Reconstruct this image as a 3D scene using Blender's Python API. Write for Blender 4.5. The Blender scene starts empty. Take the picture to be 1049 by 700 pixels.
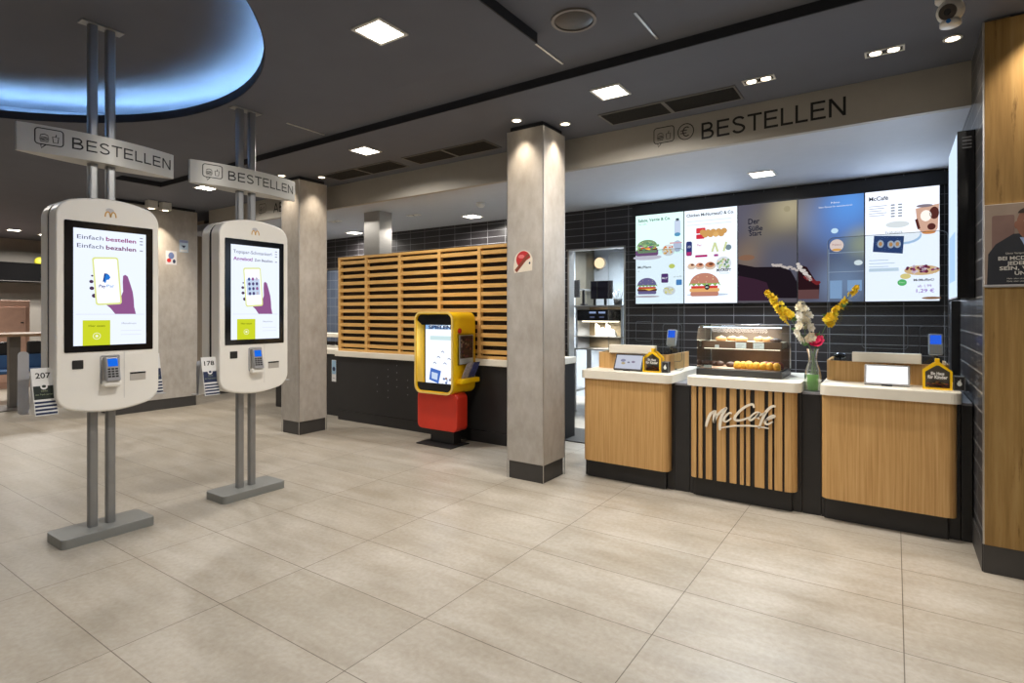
import bpy, bmesh, math, random
from mathutils import Vector, Matrix
random.seed(7)
scn = bpy.context.scene
COL = scn.collection
PI = math.pi
CAM_H = 1.378

# ------------------------------------------------------------------ materials
def lin(c):
    return tuple((v/255/12.92) if v/255 <= .04045 else ((v/255+.055)/1.055)**2.4 for v in c)
MATS = {}
class NT:
    """tiny helper around a node tree"""
    def __init__(s, name):
        s.m = bpy.data.materials.new(name); s.m.use_nodes = True
        s.t = s.m.node_tree; s.t.nodes.clear()
        s.out = s.n('ShaderNodeOutputMaterial')
    def n(s, typ, **kw):
        nd = s.t.nodes.new(typ)
        for k, v in kw.items():
            if k in nd.inputs: nd.inputs[k].default_value = v
            else: setattr(nd, k, v)
        return nd
    def l(s, a, b): s.t.links.new(a, b)
    def coords(s, order='xyz', scale=(1,1,1), off=(0,0,0)):
        g = s.n('ShaderNodeNewGeometry')
        src = g.outputs['Position']
        if order != 'xyz':
            sp = s.n('ShaderNodeSeparateXYZ'); s.l(src, sp.inputs[0])
            cb = s.n('ShaderNodeCombineXYZ')
            for i, ch in enumerate(order):
                s.l(sp.outputs['xyz'.index(ch)], cb.inputs[i])
            src = cb.outputs[0]
        mp = s.n('ShaderNodeMapping'); mp.inputs['Scale'].default_value = scale
        mp.inputs['Location'].default_value = off
        s.l(src, mp.inputs['Vector'])
        return mp.outputs[0]
    def noise(s, vec, scale, detail=4, rough=.55):
        nd = s.n('ShaderNodeTexNoise'); nd.inputs['Scale'].default_value = scale
        nd.inputs['Detail'].default_value = detail; nd.inputs['Roughness'].default_value = rough
        s.l(vec, nd.inputs['Vector']); return nd.outputs[0]
    def ramp(s, fac, stops):
        nd = s.n('ShaderNodeValToRGB'); e = nd.color_ramp.elements
        while len(e) < len(stops): e.new(.5)
        for el, (p, c) in zip(e, stops): el.position = p; el.color = (*c, 1)
        s.l(fac, nd.inputs[0]); return nd.outputs[0]
    def mix(s, fac, a, b, mode='MIX'):
        nd = s.n('ShaderNodeMix'); nd.data_type = 'RGBA'; nd.blend_type = mode
        for sock, v in ((nd.inputs[0], fac), (nd.inputs[6], a), (nd.inputs[7], b)):
            if hasattr(v, 'node'): s.l(v, sock)
            elif isinstance(v, (int, float)): sock.default_value = v
            else: sock.default_value = (*v, 1)
        return nd.outputs[2]
    def bsdf(s, col, rough=.5, metal=0, spec=.5, bump=None, bstr=.1, **kw):
        b = s.n('ShaderNodeBsdfPrincipled')
        if hasattr(col, 'node'): s.l(col, b.inputs['Base Color'])
        else: b.inputs['Base Color'].default_value = (*col, 1)
        if hasattr(rough, 'node'): s.l(rough, b.inputs['Roughness'])
        else: b.inputs['Roughness'].default_value = rough
        b.inputs['Metallic'].default_value = metal
        b.inputs['Specular IOR Level'].default_value = spec
        for k, v in kw.items(): b.inputs[k].default_value = v
        if bump is not None:
            bp = s.n('ShaderNodeBump'); bp.inputs['Strength'].default_value = bstr; bp.inputs['Distance'].default_value = .004
            s.l(bump, bp.inputs['Height']); s.l(bp.outputs[0], b.inputs['Normal'])
        s.l(b.outputs[0], s.out.inputs[0]); return b

def plain(name, c, rough=.5, metal=0, spec=.5, var=.06, scale=9, **kw):
    """painted / moulded material with a faint noise mottle"""
    if name in MATS: return MATS[name]
    t = NT(name); L = lin(c)
    f = t.noise(t.coords(), scale, 3)
    col = t.ramp(f, [(.3, tuple(v*(1-var) for v in L)), (.7, tuple(min(1, v*(1+var)) for v in L))])
    t.bsdf(col, rough, metal, spec, **kw); MATS[name] = t.m; return t.m

def emi(c, s=1.0, name=None):
    key = ('E', c, s)
    if key in MATS: return MATS[key]
    t = NT(name or 'light_%02x%02x%02x' % tuple(int(v) for v in c))
    e = t.n('ShaderNodeEmission'); e.inputs[0].default_value = (*lin(c), 1); e.inputs[1].default_value = s
    t.l(e.outputs[0], t.out.inputs[0]); MATS[key] = t.m; return t.m

def tile_mat(name, order, w, h, tile, grout, mortar=.003, off=(0,0,0), rough=.28, var=.15, spec=.5):
    t = NT(name); v = t.coords(order, off=off)
    b = t.n('ShaderNodeTexBrick'); b.offset = 0; b.squash = 1
    b.inputs['Scale'].default_value = 1; b.inputs['Brick Width'].default_value = w; b.inputs['Row Height'].default_value = h
    b.inputs['Mortar Size'].default_value = mortar; b.inputs['Mortar Smooth'].default_value = .1
    L = lin(tile)
    b.inputs['Color1'].default_value = (*[x*(1-var) for x in L], 1); b.inputs['Color2'].default_value = (*[min(1, x*(1+var)) for x in L], 1)
    b.inputs['Mortar'].default_value = (*lin(grout), 1)
    t.l(v, b.inputs['Vector'])
    t.bsdf(b.outputs['Color'], rough, 0, spec, bump=b.outputs['Fac'], bstr=-.25)
    MATS[name] = t.m; return t.m

def floor_mat():
    t = NT('porcelain_tile_floor')
    v = t.coords('xyz', off=(2.6455-.8918*20*-1, -.976+.4517*40, 0))
    b = t.n('ShaderNodeTexBrick'); b.offset = 0; b.squash = 1
    for k, x in (('Scale', 1), ('Brick Width', .8918), ('Row Height', .4517), ('Mortar Size', .0021), ('Mortar Smooth', .15)): b.inputs[k].default_value = x
    A, B = lin((183, 177, 168)), lin((175, 169, 159))
    b.inputs['Color1'].default_value = (*A, 1); b.inputs['Color2'].default_value = (*B, 1)
    b.inputs['Mortar'].default_value = (*lin((104, 96, 84)), 1)
    t.l(v, b.inputs['Vector'])
    n1 = t.noise(t.coords('xyz', (1.0, 1.6, 1)), 2.6, 6, .6)
    n2 = t.noise(t.coords('xyz', (.7, 5, 1)), 2.0, 4, .5)
    n3 = t.noise(t.coords(), 38, 3, .6)
    c1 = t.ramp(n1, [(.3, lin((228, 226, 222))), (.52, lin((243, 242, 240))), (.72, (1, 1, 1))])
    c2 = t.ramp(n2, [(.3, lin((240, 237, 232))), (.62, (1, 1, 1))])
    c3 = t.ramp(n3, [(.3, lin((236, 234, 230))), (.7, (1, 1, 1))])
    c = t.mix(1.0, b.outputs['Color'], c1, 'MULTIPLY'); c = t.mix(1.0, c, c2, 'MULTIPLY'); c = t.mix(1.0, c, c3, 'MULTIPLY')
    r = t.n('ShaderNodeMapRange'); r.inputs[1].default_value = .3; r.inputs[2].default_value = .7; r.inputs[3].default_value = .3; r.inputs[4].default_value = .46
    t.l(n1, r.inputs[0])
    t.bsdf(c, r.outputs[0], 0, .42, bump=b.outputs['Fac'], bstr=-.2)
    MATS['floor'] = t.m; return t.m

def wood_mat(name, dark, mid, light, order='xyz', stretch=(30, 30, 1.2), rough=.45, knots=False, scale=2.2):
    t = NT(name); v = t.coords(order, stretch)
    f = t.noise(v, scale, 6, .6)
    c = t.ramp(f, [(.28, lin(dark)), (.5, lin(mid)), (.72, lin(light))])
    w2 = t.noise(t.coords(order, tuple(s*.18 for s in stretch)), scale*1.4, 4, .5)
    c = t.mix(.6, c, t.ramp(w2, [(.3, lin((226, 222, 214))), (.7, (1, 1, 1))]), 'MULTIPLY') if knots else c
    if knots:
        vo = t.n('ShaderNodeTexVoronoi'); vo.inputs['Scale'].default_value = 3.1
        t.l(t.coords(order, (1.2, 1.2, .62)), vo.inputs['Vector'])
        k = t.ramp(vo.outputs['Distance'], [(.02, lin((66, 48, 26))), (.1, (1, 1, 1))])
        c = t.mix(1.0, c, k, 'MULTIPLY')
        cr = t.noise(t.coords(order, (9, 9, .8)), 3.4, 7, .7)
        c = t.mix(1.0, c, t.ramp(cr, [(.28, lin((150, 134, 104))), (.40, (1, 1, 1))]), 'MULTIPLY')
    t.bsdf(c, rough, 0, .35, bump=f, bstr=.12); MATS[name] = t.m; return t.m

def concrete_mat():
    t = NT('concrete_panel')
    n1 = t.noise(t.coords(), 3.2, 8, .65); n2 = t.noise(t.coords(scale=(1, 1, .5)), 16, 5, .6)
    c = t.ramp(n1, [(.3, lin((170, 165, 158))), (.5, lin((178, 173, 167))), (.7, lin((186, 181, 175)))])
    c = t.mix(1.0, c, t.ramp(n2, [(.3, lin((236, 233, 229))), (.65, (1, 1, 1))]), 'MULTIPLY')
    t.bsdf(c, .62, 0, .3, bump=n2, bstr=.08); MATS['concrete'] = t.m; return t.m

def steel_mat(name, c, rough=.3):
    t = NT(name); f = t.noise(t.coords(scale=(2, 2, 60)), 4, 3)
    L = lin(c)
    t.bsdf(t.ramp(f, [(.3, tuple(v*.88 for v in L)), (.7, L)]), rough, .95, .5); MATS[name] = t.m; return t.m

def glass_mat(name, tint=(235, 245, 245), fac=.12, rough=.02, haze=0):
    t = NT(name)
    tr = t.n('ShaderNodeBsdfTransparent'); tr.inputs[0].default_value = (*lin(tint), 1)
    gl = t.n('ShaderNodeBsdfGlossy'); gl.inputs['Roughness'].default_value = rough
    fr = t.n('ShaderNodeFresnel'); fr.inputs[0].default_value = 1.45
    mul = t.n('ShaderNodeMath', operation='MULTIPLY_ADD'); mul.inputs[1].default_value = .8; mul.inputs[2].default_value = fac*.1
    t.l(fr.outputs[0], mul.inputs[0])
    mx = t.n('ShaderNodeMixShader'); t.l(mul.outputs[0], mx.inputs[0]); t.l(tr.outputs[0], mx.inputs[1]); t.l(gl.outputs[0], mx.inputs[2])
    if haze:
        df = t.n('ShaderNodeBsdfDiffuse'); df.inputs[0].default_value = (.8, .86, .82, 1); m2 = t.n('ShaderNodeMixShader'); m2.inputs[0].default_value = haze
        t.l(mx.outputs[0], m2.inputs[1]); t.l(df.outputs[0], m2.inputs[2]); mx = m2
    t.l(mx.outputs[0], t.out.inputs[0]); MATS[name] = t.m; return t.m

M_FLOOR = floor_mat()
M_CEIL = plain('dark_ceiling_paint', (99, 102, 112), .75, spec=.25, var=.03, scale=3)
M_BEAM = plain('black_step_paint', (46, 48, 54), .6, spec=.3)
M_FASCIA = plain('pale_fascia_paint', (164, 159, 150), .6, spec=.3, var=.02)
M_CEILW = plain('white_kitchen_ceiling', (186, 191, 202), .7, spec=.2, var=.02)
M_CONC = concrete_mat()
M_BASE = plain('charcoal_plinth', (62, 60, 59), .5)
M_METTRIM = steel_mat('brushed_trim', (205, 203, 200), .35)
M_TILE_Y = tile_mat('dark_wall_tile', 'xzy', .298, .0905, (43, 41, 43), (128, 128, 132), .0034, off=(5, 0, 0))
M_TILE_X = tile_mat('dark_return_tile', 'yzx', .298, .105, (56, 55, 58), (150, 150, 150), .0045)
M_TILE_LIT = tile_mat('lit_kitchen_tile', 'xzy', .15, .15, (112, 126, 150), (165, 175, 190), .004)  # blue-grey tone paints the bluish light on this tile section
M_OAK = wood_mat('oak_veneer', (176, 134, 80), (196, 154, 98), (208, 168, 114), stretch=(42, 42, 1.0))
M_SLAT = wood_mat('slat_oak', (198, 152, 84), (216, 170, 100), (228, 186, 122), stretch=(3, 40, 40), rough=.45)
M_RUST = wood_mat('rustic_oak', (136, 106, 60), (158, 126, 74), (174, 144, 92), stretch=(14, 14, .8), rough=.6, knots=True)
M_WHITE = plain('white_solid_surface', (232, 226, 212), .35, var=.02)
M_BLACK = plain('matt_black_laminate', (34, 33, 34), .45, var=.08)
M_BLACKG = plain('gloss_black', (16, 17, 20), .12, spec=.6)
M_DTOP = plain('grey_stone_top', (120, 120, 126), .4)
M_KIOSK = plain('warm_white_plastic', (234, 231, 224), .4, var=.01)
M_KGAP = plain('kiosk_shadow_gap', (14, 14, 15), .7)
M_ALU = plain('anodised_grey_metal', (150, 151, 152), .38, metal=.75, spec=.5, var=.03)
M_GREYP = plain('grey_powder_coat', (132, 134, 132), .42, metal=.25, var=.03)
M_STEEL = steel_mat('stainless_steel', (190, 188, 184), .28)
M_STEELB = plain('kitchen_steel_panel', (206, 214, 222), .4, metal=.2, var=.05)
M_YEL = plain('yellow_plastic', (244, 196, 10), .35, var=.02)
M_RED = plain('red_plastic', (206, 52, 32), .4, var=.03)
M_GRILL = plain('vent_black', (40, 39, 38), .6)
M_FRAMEG = plain('vent_frame_grey', (104, 102, 100), .5)
M_LAMPF = plain('lamp_frame_white', (222, 220, 214), .4)
M_GLASS = glass_mat('clear_glass')
M_ACRYL = glass_mat('clear_acrylic', (244, 247, 248), .05)
M_RIM = plain('acrylic_edge', (112, 118, 126), .3)
M_PRINTW = plain('white_card', (226, 226, 226), .6, var=.01)
M_INK = plain('black_ink', (22, 22, 24), .5)
M_NAVY = plain('navy_ink', (28, 42, 78), .5)
M_GREENB = plain('dark_green_ink', (24, 36, 32), .5)
M_GREYTXT = plain('grey_bracket', (168, 168, 172), .4)

# ------------------------------------------------------------------ mesh builder
def sub(a, b): return (a[0]-b[0], a[1]-b[1], a[2]-b[2])
def rrect(w, h, r, n=5, cx=0, cy=0):
    pts = []
    for (sx, sy, a0) in ((1, 1, 0), (-1, 1, 90), (-1, -1, 180), (1, -1, 270)):
        for i in range(n+1):
            a = math.radians(a0+90*i/n)
            pts.append((cx+sx*(w/2-r)+r*math.cos(a), cy+sy*(h/2-r)+r*math.sin(a)))
    return pts
def circ(r, n=24, cx=0, cy=0): return [(cx+r*math.cos(2*PI*i/n), cy+r*math.sin(2*PI*i/n)) for i in range(n)]
def XY(p, t): return (p[0], p[1], t)      # outline in plan, extruded in z
def XZ(p, t): return (p[0], t, p[1])      # outline in elevation facing the counter front
def YZ(p, t): return (t, p[0], p[1])      # outline in elevation facing +x
def catmull(pts, k=6):
    if len(pts) < 3: return pts
    out = []; P = [pts[0]]+list(pts)+[pts[-1]]
    for i in range(1, len(P)-2):
        p0, p1, p2, p3 = P[i-1:i+3]
        for j in range(k):
            t = j/k
            out.append(tuple(.5*((2*b)+(-a+c)*t+(2*a-5*b+4*c-d)*t*t+(-a+3*b-3*c+d)*t**3) for a, b, c, d in zip(p0, p1, p2, p3)))
    out.append(tuple(pts[-1])); return out

class MB:
    def __init__(s, mat=None): s.v = []; s.f = []; s.fm = []; s.mats = []; s.cur = 0; s.sm = []; s.smooth = False; s.m(mat) if mat else None
    def m(s, mat):
        if mat not in s.mats: s.mats.append(mat)
        s.cur = s.mats.index(mat); return s
    def add(s, vs, fs):
        b = len(s.v); s.v += [tuple(p) for p in vs]
        for f in fs: s.f.append([b+i for i in f]); s.fm.append(s.cur); s.sm.append(s.smooth)
        return s
    def box(s, x0, x1, y0, y1, z0, z1):
        v = [(x, y, z) for z in (z0, z1) for y in (y0, y1) for x in (x0, x1)]
        return s.add(v, [(0, 2, 3, 1), (4, 5, 7, 6), (0, 1, 5, 4), (1, 3, 7, 5), (3, 2, 6, 7), (2, 0, 4, 6)])
    def rbox(s, x0, x1, y0, y1, z0, z1, r=.004, seg=2):
        bm = bmesh.new(); bmesh.ops.create_cube(bm, size=1)
        for q in bm.verts: q.co = Vector(((x0+x1)/2+q.co.x*(x1-x0), (y0+y1)/2+q.co.y*(y1-y0), (z0+z1)/2+q.co.z*(z1-z0)))
        bmesh.ops.bevel(bm, geom=bm.edges[:], offset=r, segments=seg, affect='EDGES', profile=.5)
        return s.bm(bm)
    def bm(s, bm):
        bm.verts.index_update()
        s.add([q.co[:] for q in bm.verts], [[q.index for q in f.verts] for f in bm.faces]); bm.free(); return s
    def prism(s, pts, mp, t0, t1, bev=0.0, caps=True, side=None):
        """outline pts extruded t0..t1 through mp; bev rounds the rim at t1"""
        n = len(pts); cx = sum(p[0] for p in pts)/n; cy = sum(p[1] for p in pts)/n
        rings = [(pts, t0)]
        if bev:
            sg = 1 if t1 > t0 else -1
            rings.append((pts, t1-sg*bev))
            for k in (1, 2, 3):
                a = k*PI/6; ins = bev*(1-math.cos(a)); q = []
                for (x, y) in pts:
                    d = math.hypot(x-cx, y-cy) or 1
                    q.append((x-(x-cx)/d*ins, y-(y-cy)/d*ins))
                rings.append((q, t1-sg*bev*(1-math.sin(a))))
        else: rings.append((pts, t1))
        vs = [mp(p, t) for ps, t in rings for p in ps]; fs = []
        for r in range(len(rings)-1):
            for i in range(n):
                j = (i+1) % n; fs.append((r*n+i, r*n+j, (r+1)*n+j, (r+1)*n+i))
        if caps: fs += [tuple(range(n-1, -1, -1)), tuple((len(rings)-1)*n+i for i in range(n))]
        return s.add(vs, fs)
    def frame(s, outer, inner, mp, t0, t1):
        n = len(outer); vs = [mp(p, t) for t in (t0, t1) for ps in (outer, inner) for p in ps]; fs = []
        for i in range(n):
            j = (i+1) % n
            fs += [(i, j, n+j, n+i), (2*n+i, 3*n+i, 3*n+j, 2*n+j), (i, 2*n+i, 2*n+j, j), (n+i, n+j, 3*n+j, 3*n+i)]
        return s.add(vs, fs)
    def tube(s, pts, r, n=8, caps=True):
        pts = [Vector(p) for p in pts]; rs = r if isinstance(r, (list, tuple)) else [r]*len(pts)
        vs = []; up = None
        for i, p in enumerate(pts):
            d = (pts[min(i+1, len(pts)-1)]-pts[max(i-1, 0)]).normalized()
            if up is None: up = d.orthogonal().normalized()
            up = (up-d*up.dot(d)).normalized(); w = d.cross(up)
            vs += [p+up*rs[i]*math.cos(2*PI*k/n)+w*rs[i]*math.sin(2*PI*k/n) for k in range(n)]
        fs = [(i*n+k, i*n+(k+1) % n, (i+1)*n+(k+1) % n, (i+1)*n+k) for i in range(len(pts)-1) for k in range(n)]
        if caps: fs += [tuple(range(n-1, -1, -1)), tuple((len(pts)-1)*n+k for k in range(n))]
        sm = s.smooth; s.smooth = True; s.add(vs, fs); s.smooth = sm; return s
    def lathe(s, prof, cx, cy, n=24, axis='z', base=0, caps=True):
        """prof: (radius, height) pairs about a vertical axis"""
        vs = [(cx+r*math.cos(2*PI*k/n), cy+r*math.sin(2*PI*k/n), base+h) for r, h in prof for k in range(n)]
        fs = [(i*n+k, i*n+(k+1) % n, (i+1)*n+(k+1) % n, (i+1)*n+k) for i in range(len(prof)-1) for k in range(n)]
        if caps:
            if prof[0][0] > 1e-6: fs.append(tuple(range(n-1, -1, -1)))
            if prof[-1][0] > 1e-6: fs.append(tuple((len(prof)-1)*n+k for k in range(n)))
        sm = s.smooth; s.smooth = True; s.add(vs, fs); s.smooth = sm; return s
    def ball(s, c, r, n=10, sq=(1, 1, 1)):
        bm = bmesh.new(); bmesh.ops.create_uvsphere(bm, u_segments=n, v_segments=max(5, n*2//3), radius=r)
        for q in bm.verts: q.co = Vector((c[0]+q.co.x*sq[0], c[1]+q.co.y*sq[1], c[2]+q.co.z*sq[2]))
        sm = s.smooth; s.smooth = True; s.bm(bm); s.smooth = sm; return s
    def map(s, fn): s.v = [tuple(fn(p)) for p in s.v]; return s
    def build(s, name, parent=None, mat=None, tri=True):
        if mat: s.mats = [mat]
        org = wloc(parent) if parent else Vector((0, 0, 0))
        me = bpy.data.meshes.new(name)
        me.from_pydata([tuple(Vector(p)-org) for p in s.v], [], s.f)
        for m in s.mats: me.materials.append(m)
        for p, i, sm in zip(me.polygons, s.fm, s.sm): p.material_index = min(i, len(s.mats)-1); p.use_smooth = sm
        bm = bmesh.new(); bm.from_mesh(me)
        bmesh.ops.recalc_face_normals(bm, faces=bm.faces[:]); bm.to_mesh(me); bm.free()
        me.update()
        o = bpy.data.objects.new(name, me); COL.objects.link(o)
        if parent: o.parent = parent
        return o
def wloc(o):
    v = Vector((0, 0, 0))
    while o: v += Vector(o.location); o = o.parent
    return v
def tag(o, label=None, cat=None, group=None, kind=None):
    if label: o['label'] = label
    if cat: o['category'] = cat
    if group: o['group'] = group
    if kind: o['kind'] = kind
    return o
def thing(name, label, cat, loc=(0, 0, 0), group=None):
    o = bpy.data.objects.new(name, None); COL.objects.link(o); o.location = loc; o.empty_display_size = .1
    return tag(o, label, cat, group)
def struct(o, label=None): return tag(o, label, None, None, 'structure')
def copy_tree(o, parent=None):
    c = o.copy(); COL.objects.link(c)
    if parent: c.parent = parent
    for ch in list(o.children): copy_tree(ch, c)
    return c

# ------------------------------------------------------------------ lettering
_TX = {}
def glyphs(body, bold=0.0):
    k = (body, bold)
    if k in _TX: return _TX[k]
    cu = bpy.data.curves.new('lettering_source', 'FONT'); cu.body = body; cu.size = 1; cu.offset = bold; cu.resolution_u = 3
    ob = bpy.data.objects.new('lettering_source', cu); COL.objects.link(ob)
    dg = bpy.context.evaluated_depsgraph_get(); me = bpy.data.meshes.new_from_object(ob.evaluated_get(dg))
    vs = [(q.co.x, q.co.y) for q in me.vertices]; fs = [list(p.vertices) for p in me.polygons]
    bpy.data.objects.remove(ob); bpy.data.curves.remove(cu); bpy.data.meshes.remove(me)
    _TX[k] = (vs, fs); return vs, fs
_capv = glyphs('H')[0]; CAP = max(p[1] for p in _capv)-min(p[1] for p in _capv)

class Canvas:
    """flat artwork on a real surface: origin, right, up, outward normal in metres"""
    def __init__(s, mb, org, R, U, N, step=.0004, warp=None):
        s.mb = mb; s.o = Vector(org); s.R = Vector(R); s.U = Vector(U); s.N = Vector(N); s.step = step; s.k = 1; s.warp = warp
    def P(s, x, y):
        if s.warp: return s.warp(x, y, s.k*s.step)
        return s.o+s.R*x+s.U*y+s.N*(s.k*s.step)
    def poly(s, pts, mat): s.mb.m(mat).add([s.P(*p) for p in pts], [tuple(range(len(pts)))]); return s
    def up(s): s.k += 1; return s
    def rect(s, x0, y0, x1, y1, mat, r=0):
        return s.poly(rrect(x1-x0, y1-y0, r, 4, (x0+x1)/2, (y0+y1)/2) if r else [(x0, y0), (x1, y0), (x1, y1), (x0, y1)], mat)
    def ell(s, cx, cy, rx, ry, mat, a0=0, a1=360, n=20):
        full = a1-a0 >= 360
        return s.poly([(cx+rx*math.cos(math.radians(a0+(a1-a0)*i/(n if full else n-1))), cy+ry*math.sin(math.radians(a0+(a1-a0)*i/(n if full else n-1)))) for i in range(n)], mat)
    def line(s, pts, w, mat, closed=False):
        P = list(pts); n = len(P); L = []; Rr = []
        for i in range(n):
            a = P[(i-1) % n] if closed or i else P[i]; b = P[(i+1) % n] if closed or i < n-1 else P[i]
            dx, dy = b[0]-a[0], b[1]-a[1]; d = math.hypot(dx, dy) or 1
            L.append((P[i][0]-dy/d*w/2, P[i][1]+dx/d*w/2)); Rr.append((P[i][0]+dy/d*w/2, P[i][1]-dx/d*w/2))
        m = n if closed else n-1; s.mb.m(mat)
        s.mb.add([s.P(*p) for p in L+Rr], [(i, (i+1) % n, n+(i+1) % n, n+i) for i in range(m)]); return s
    def text(s, body, x, y, h, mat, w=None, bold=0.0, align='l', slant=0.0):
        vs, fs = glyphs(body, bold)
        if not vs: return s
        x0 = min(p[0] for p in vs); x1 = max(p[0] for p in vs); sc = h/CAP; sx = (w/(x1-x0)) if w else sc
        wd = (x1-x0)*sx; ox = x-(wd/2 if align == 'c' else wd if align == 'r' else 0)
        s.mb.m(mat).add([s.P(ox+(p[0]-x0)*sx+slant*p[1]*sc, y+p[1]*sc) for p in vs], fs); return s

# grotesque capitals for the big signs: strokes in a cap-height box, and advance widths
def _arc(cx, cy, rx, ry, a0, a1, n=14): return [(cx+rx*math.cos(math.radians(a0+(a1-a0)*i/n)), cy+ry*math.sin(math.radians(a0+(a1-a0)*i/n))) for i in range(n+1)]
SW = .13; _h = SW/2
GL = {'B': (.93, [[(.16, 0), (.16, 1)], [(.16, 1-_h), (.5, 1-_h)]+_arc(.5, .745, .2, .255-_h, 90, -90)+[(.16, .49)], [(.16, .49), (.52, .49)]+_arc(.52, .275, .26, .275-_h, 90, -90)[1:]+[(.16, _h)]]),
      'E': (.9, [[(.16, 0), (.16, 1)], [(.16, 1-_h), (.82, 1-_h)], [(.16, .52), (.77, .52)], [(.16, _h), (.84, _h)]]),
      'S': (.93, [_arc(.46, .74, .29, .26-_h+.005, 20, 190, 12)+[(.3, .58), (.62, .46)]+_arc(.46, .275, .31, .275-_h, 25, -165, 14)]),
      'T': (.86, [[(.43, 0), (.43, 1)], [(.03, 1-_h), (.83, 1-_h)]]),
      'L': (.76, [[(.15, 0), (.15, 1)], [(.15, _h), (.72, _h)]]),
      'N': (1.0, [[(.16, 0), (.16, 1)], [(.84, 0), (.84, 1)], [(.17, 1-.02), (.83, .02)]]),
      'A': (.93, [[(.05, 0), (.465, 1-.02)], [(.88, 0), (.465, 1-.02)], [(.2, .33), (.73, .33)]]),
      'H': (1.0, [[(.16, 0), (.16, 1)], [(.84, 0), (.84, 1)], [(.16, .53), (.84, .53)]]),
      'O': (1.08, [_arc(.54, .5, .42, .5-_h, 0, 360, 32)])}
def _sign(s, body, x, y, h, mat, w):
    tot = sum(GL[c][0] for c in body)-.2; k = w/tot; cx = x-.12*k
    for c in body:
        for st in GL[c][1]: s.line([(cx+p[0]*k, y+p[1]*h) for p in st], SW*h, mat)
        cx += GL[c][0]*k
    return s
Canvas.sign = _sign

# ------------------------------------------------------------------ the setting
Z1, Z2, ZB = 2.94, 3.0, 2.665          # lowered ceiling, raised ceiling, ceiling behind the counter
X0, X1, Y0, Y1 = -15.2, 3.2, -3.6, 9.0
YF = 4.463                             # fascia over the counter
YW = 6.3                               # tiled wall with the menu screens
struct(MB(M_FLOOR).box(X0, X1, Y0, Y1, -.1, 0).build('floor'), 'large rectangular beige stone tiles')
CC, CR, CR2 = (-4.22, .19), 2.08, 2.55
def raft():
    b = MB(M_CEIL); rx0, rx1, ry0, ry1 = -7.5, -1.717, Y0, 2.77; n = 96
    hole = [(CC[0]+CR*math.cos(2*PI*i/n), CC[1]+CR*math.sin(2*PI*i/n)) for i in range(n)]
    out = []
    for i in range(n):
        a = 2*PI*i/n; dx, dy = math.cos(a), math.sin(a)
        t = min(((rx1 if dx > 0 else rx0)-CC[0])/dx if abs(dx) > 1e-9 else 1e9, ((ry1 if dy > 0 else ry0)-CC[1])/dy if abs(dy) > 1e-9 else 1e9)
        out.append((CC[0]+dx*t, CC[1]+dy*t))
    for (cx, cy) in ((rx0, ry0), (rx0, ry1), (rx1, ry0), (rx1, ry1)):
        j = min(range(n), key=lambda i: (out[i][0]-cx)**2+(out[i][1]-cy)**2); out[j] = (cx, cy)
    b.frame(out, hole, XY, Z1, Z2)
    b.m(M_BEAM).frame(hole, [(CC[0]+(CR-.006)*math.cos(2*PI*i/n), CC[1]+(CR-.006)*math.sin(2*PI*i/n)) for i in range(n)], XY, Z1+.0005, Z2+.004).m(M_CEIL)
    b.frame([(CC[0]+(CR+.125)*math.cos(2*PI*i/n), CC[1]+(CR+.125)*math.sin(2*PI*i/n)) for i in range(n)], [(CC[0]+(CR+.118)*math.cos(2*PI*i/n), CC[1]+(CR+.118)*math.sin(2*PI*i/n)) for i in range(n)], XY, Z2, Z2+.036)  # unseen shield ring, added to cut the strip's light off the recess centre
    ledge = [(CC[0]+CR2*math.cos(2*PI*i/n), CC[1]+CR2*math.sin(2*PI*i/n)) for i in range(n)]
    b.add([XY(p, Z2) for p in ledge]+[XY(p, 3.178) for p in ledge], [(i, (i+1) % n, n+(i+1) % n, n+i) for i in range(n)]+[tuple(n+i for i in range(n))])
    o = b.build('ceiling'); return struct(o, 'dark lowered ceiling with round recess')
raft()
b = MB(M_CEIL)
b.box(-7.5, X1, 2.77, 3.31, Z2, Z2+.015); b.box(-1.717, X1, Y0, 2.77, Z2, Z2+.015)
struct(b.build('ceiling'), 'dark raised ceiling around the recess')
b = MB(M_CEIL).box(X0, -7.5, Y0, 3.31, Z1, Z2).box(X0, X1, 3.31, YF+.05, Z1, Z2+.02).box(X0, -7.95, YF+.05, Y1, Z1, Z2+.02)
struct(b.build('ceiling'), 'dark lowered ceiling band above the columns')
b = MB(M_BEAM).box(-7.5, X1, 3.302, 3.31, Z1+.001, Z2).box(-1.717, -1.709, Y0, 2.77, Z1+.001, Z2).box(-7.5, -7.492, Y0, 3.302, Z1+.001, Z2)
struct(b.build('trim_1'), 'black step between the ceiling levels')
for (sx, y0, y1) in ((-1.78, 2.80, 3.20), (-1.156, 2.87, 3.22), (-4.27, 2.87, 3.25)):
    struct(MB(M_METTRIM).box(sx-.007, sx+.007, y0, y1, Z2-.006, Z2).build('trim_2'), 'thin pale seam strip in dark ceiling')
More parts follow.
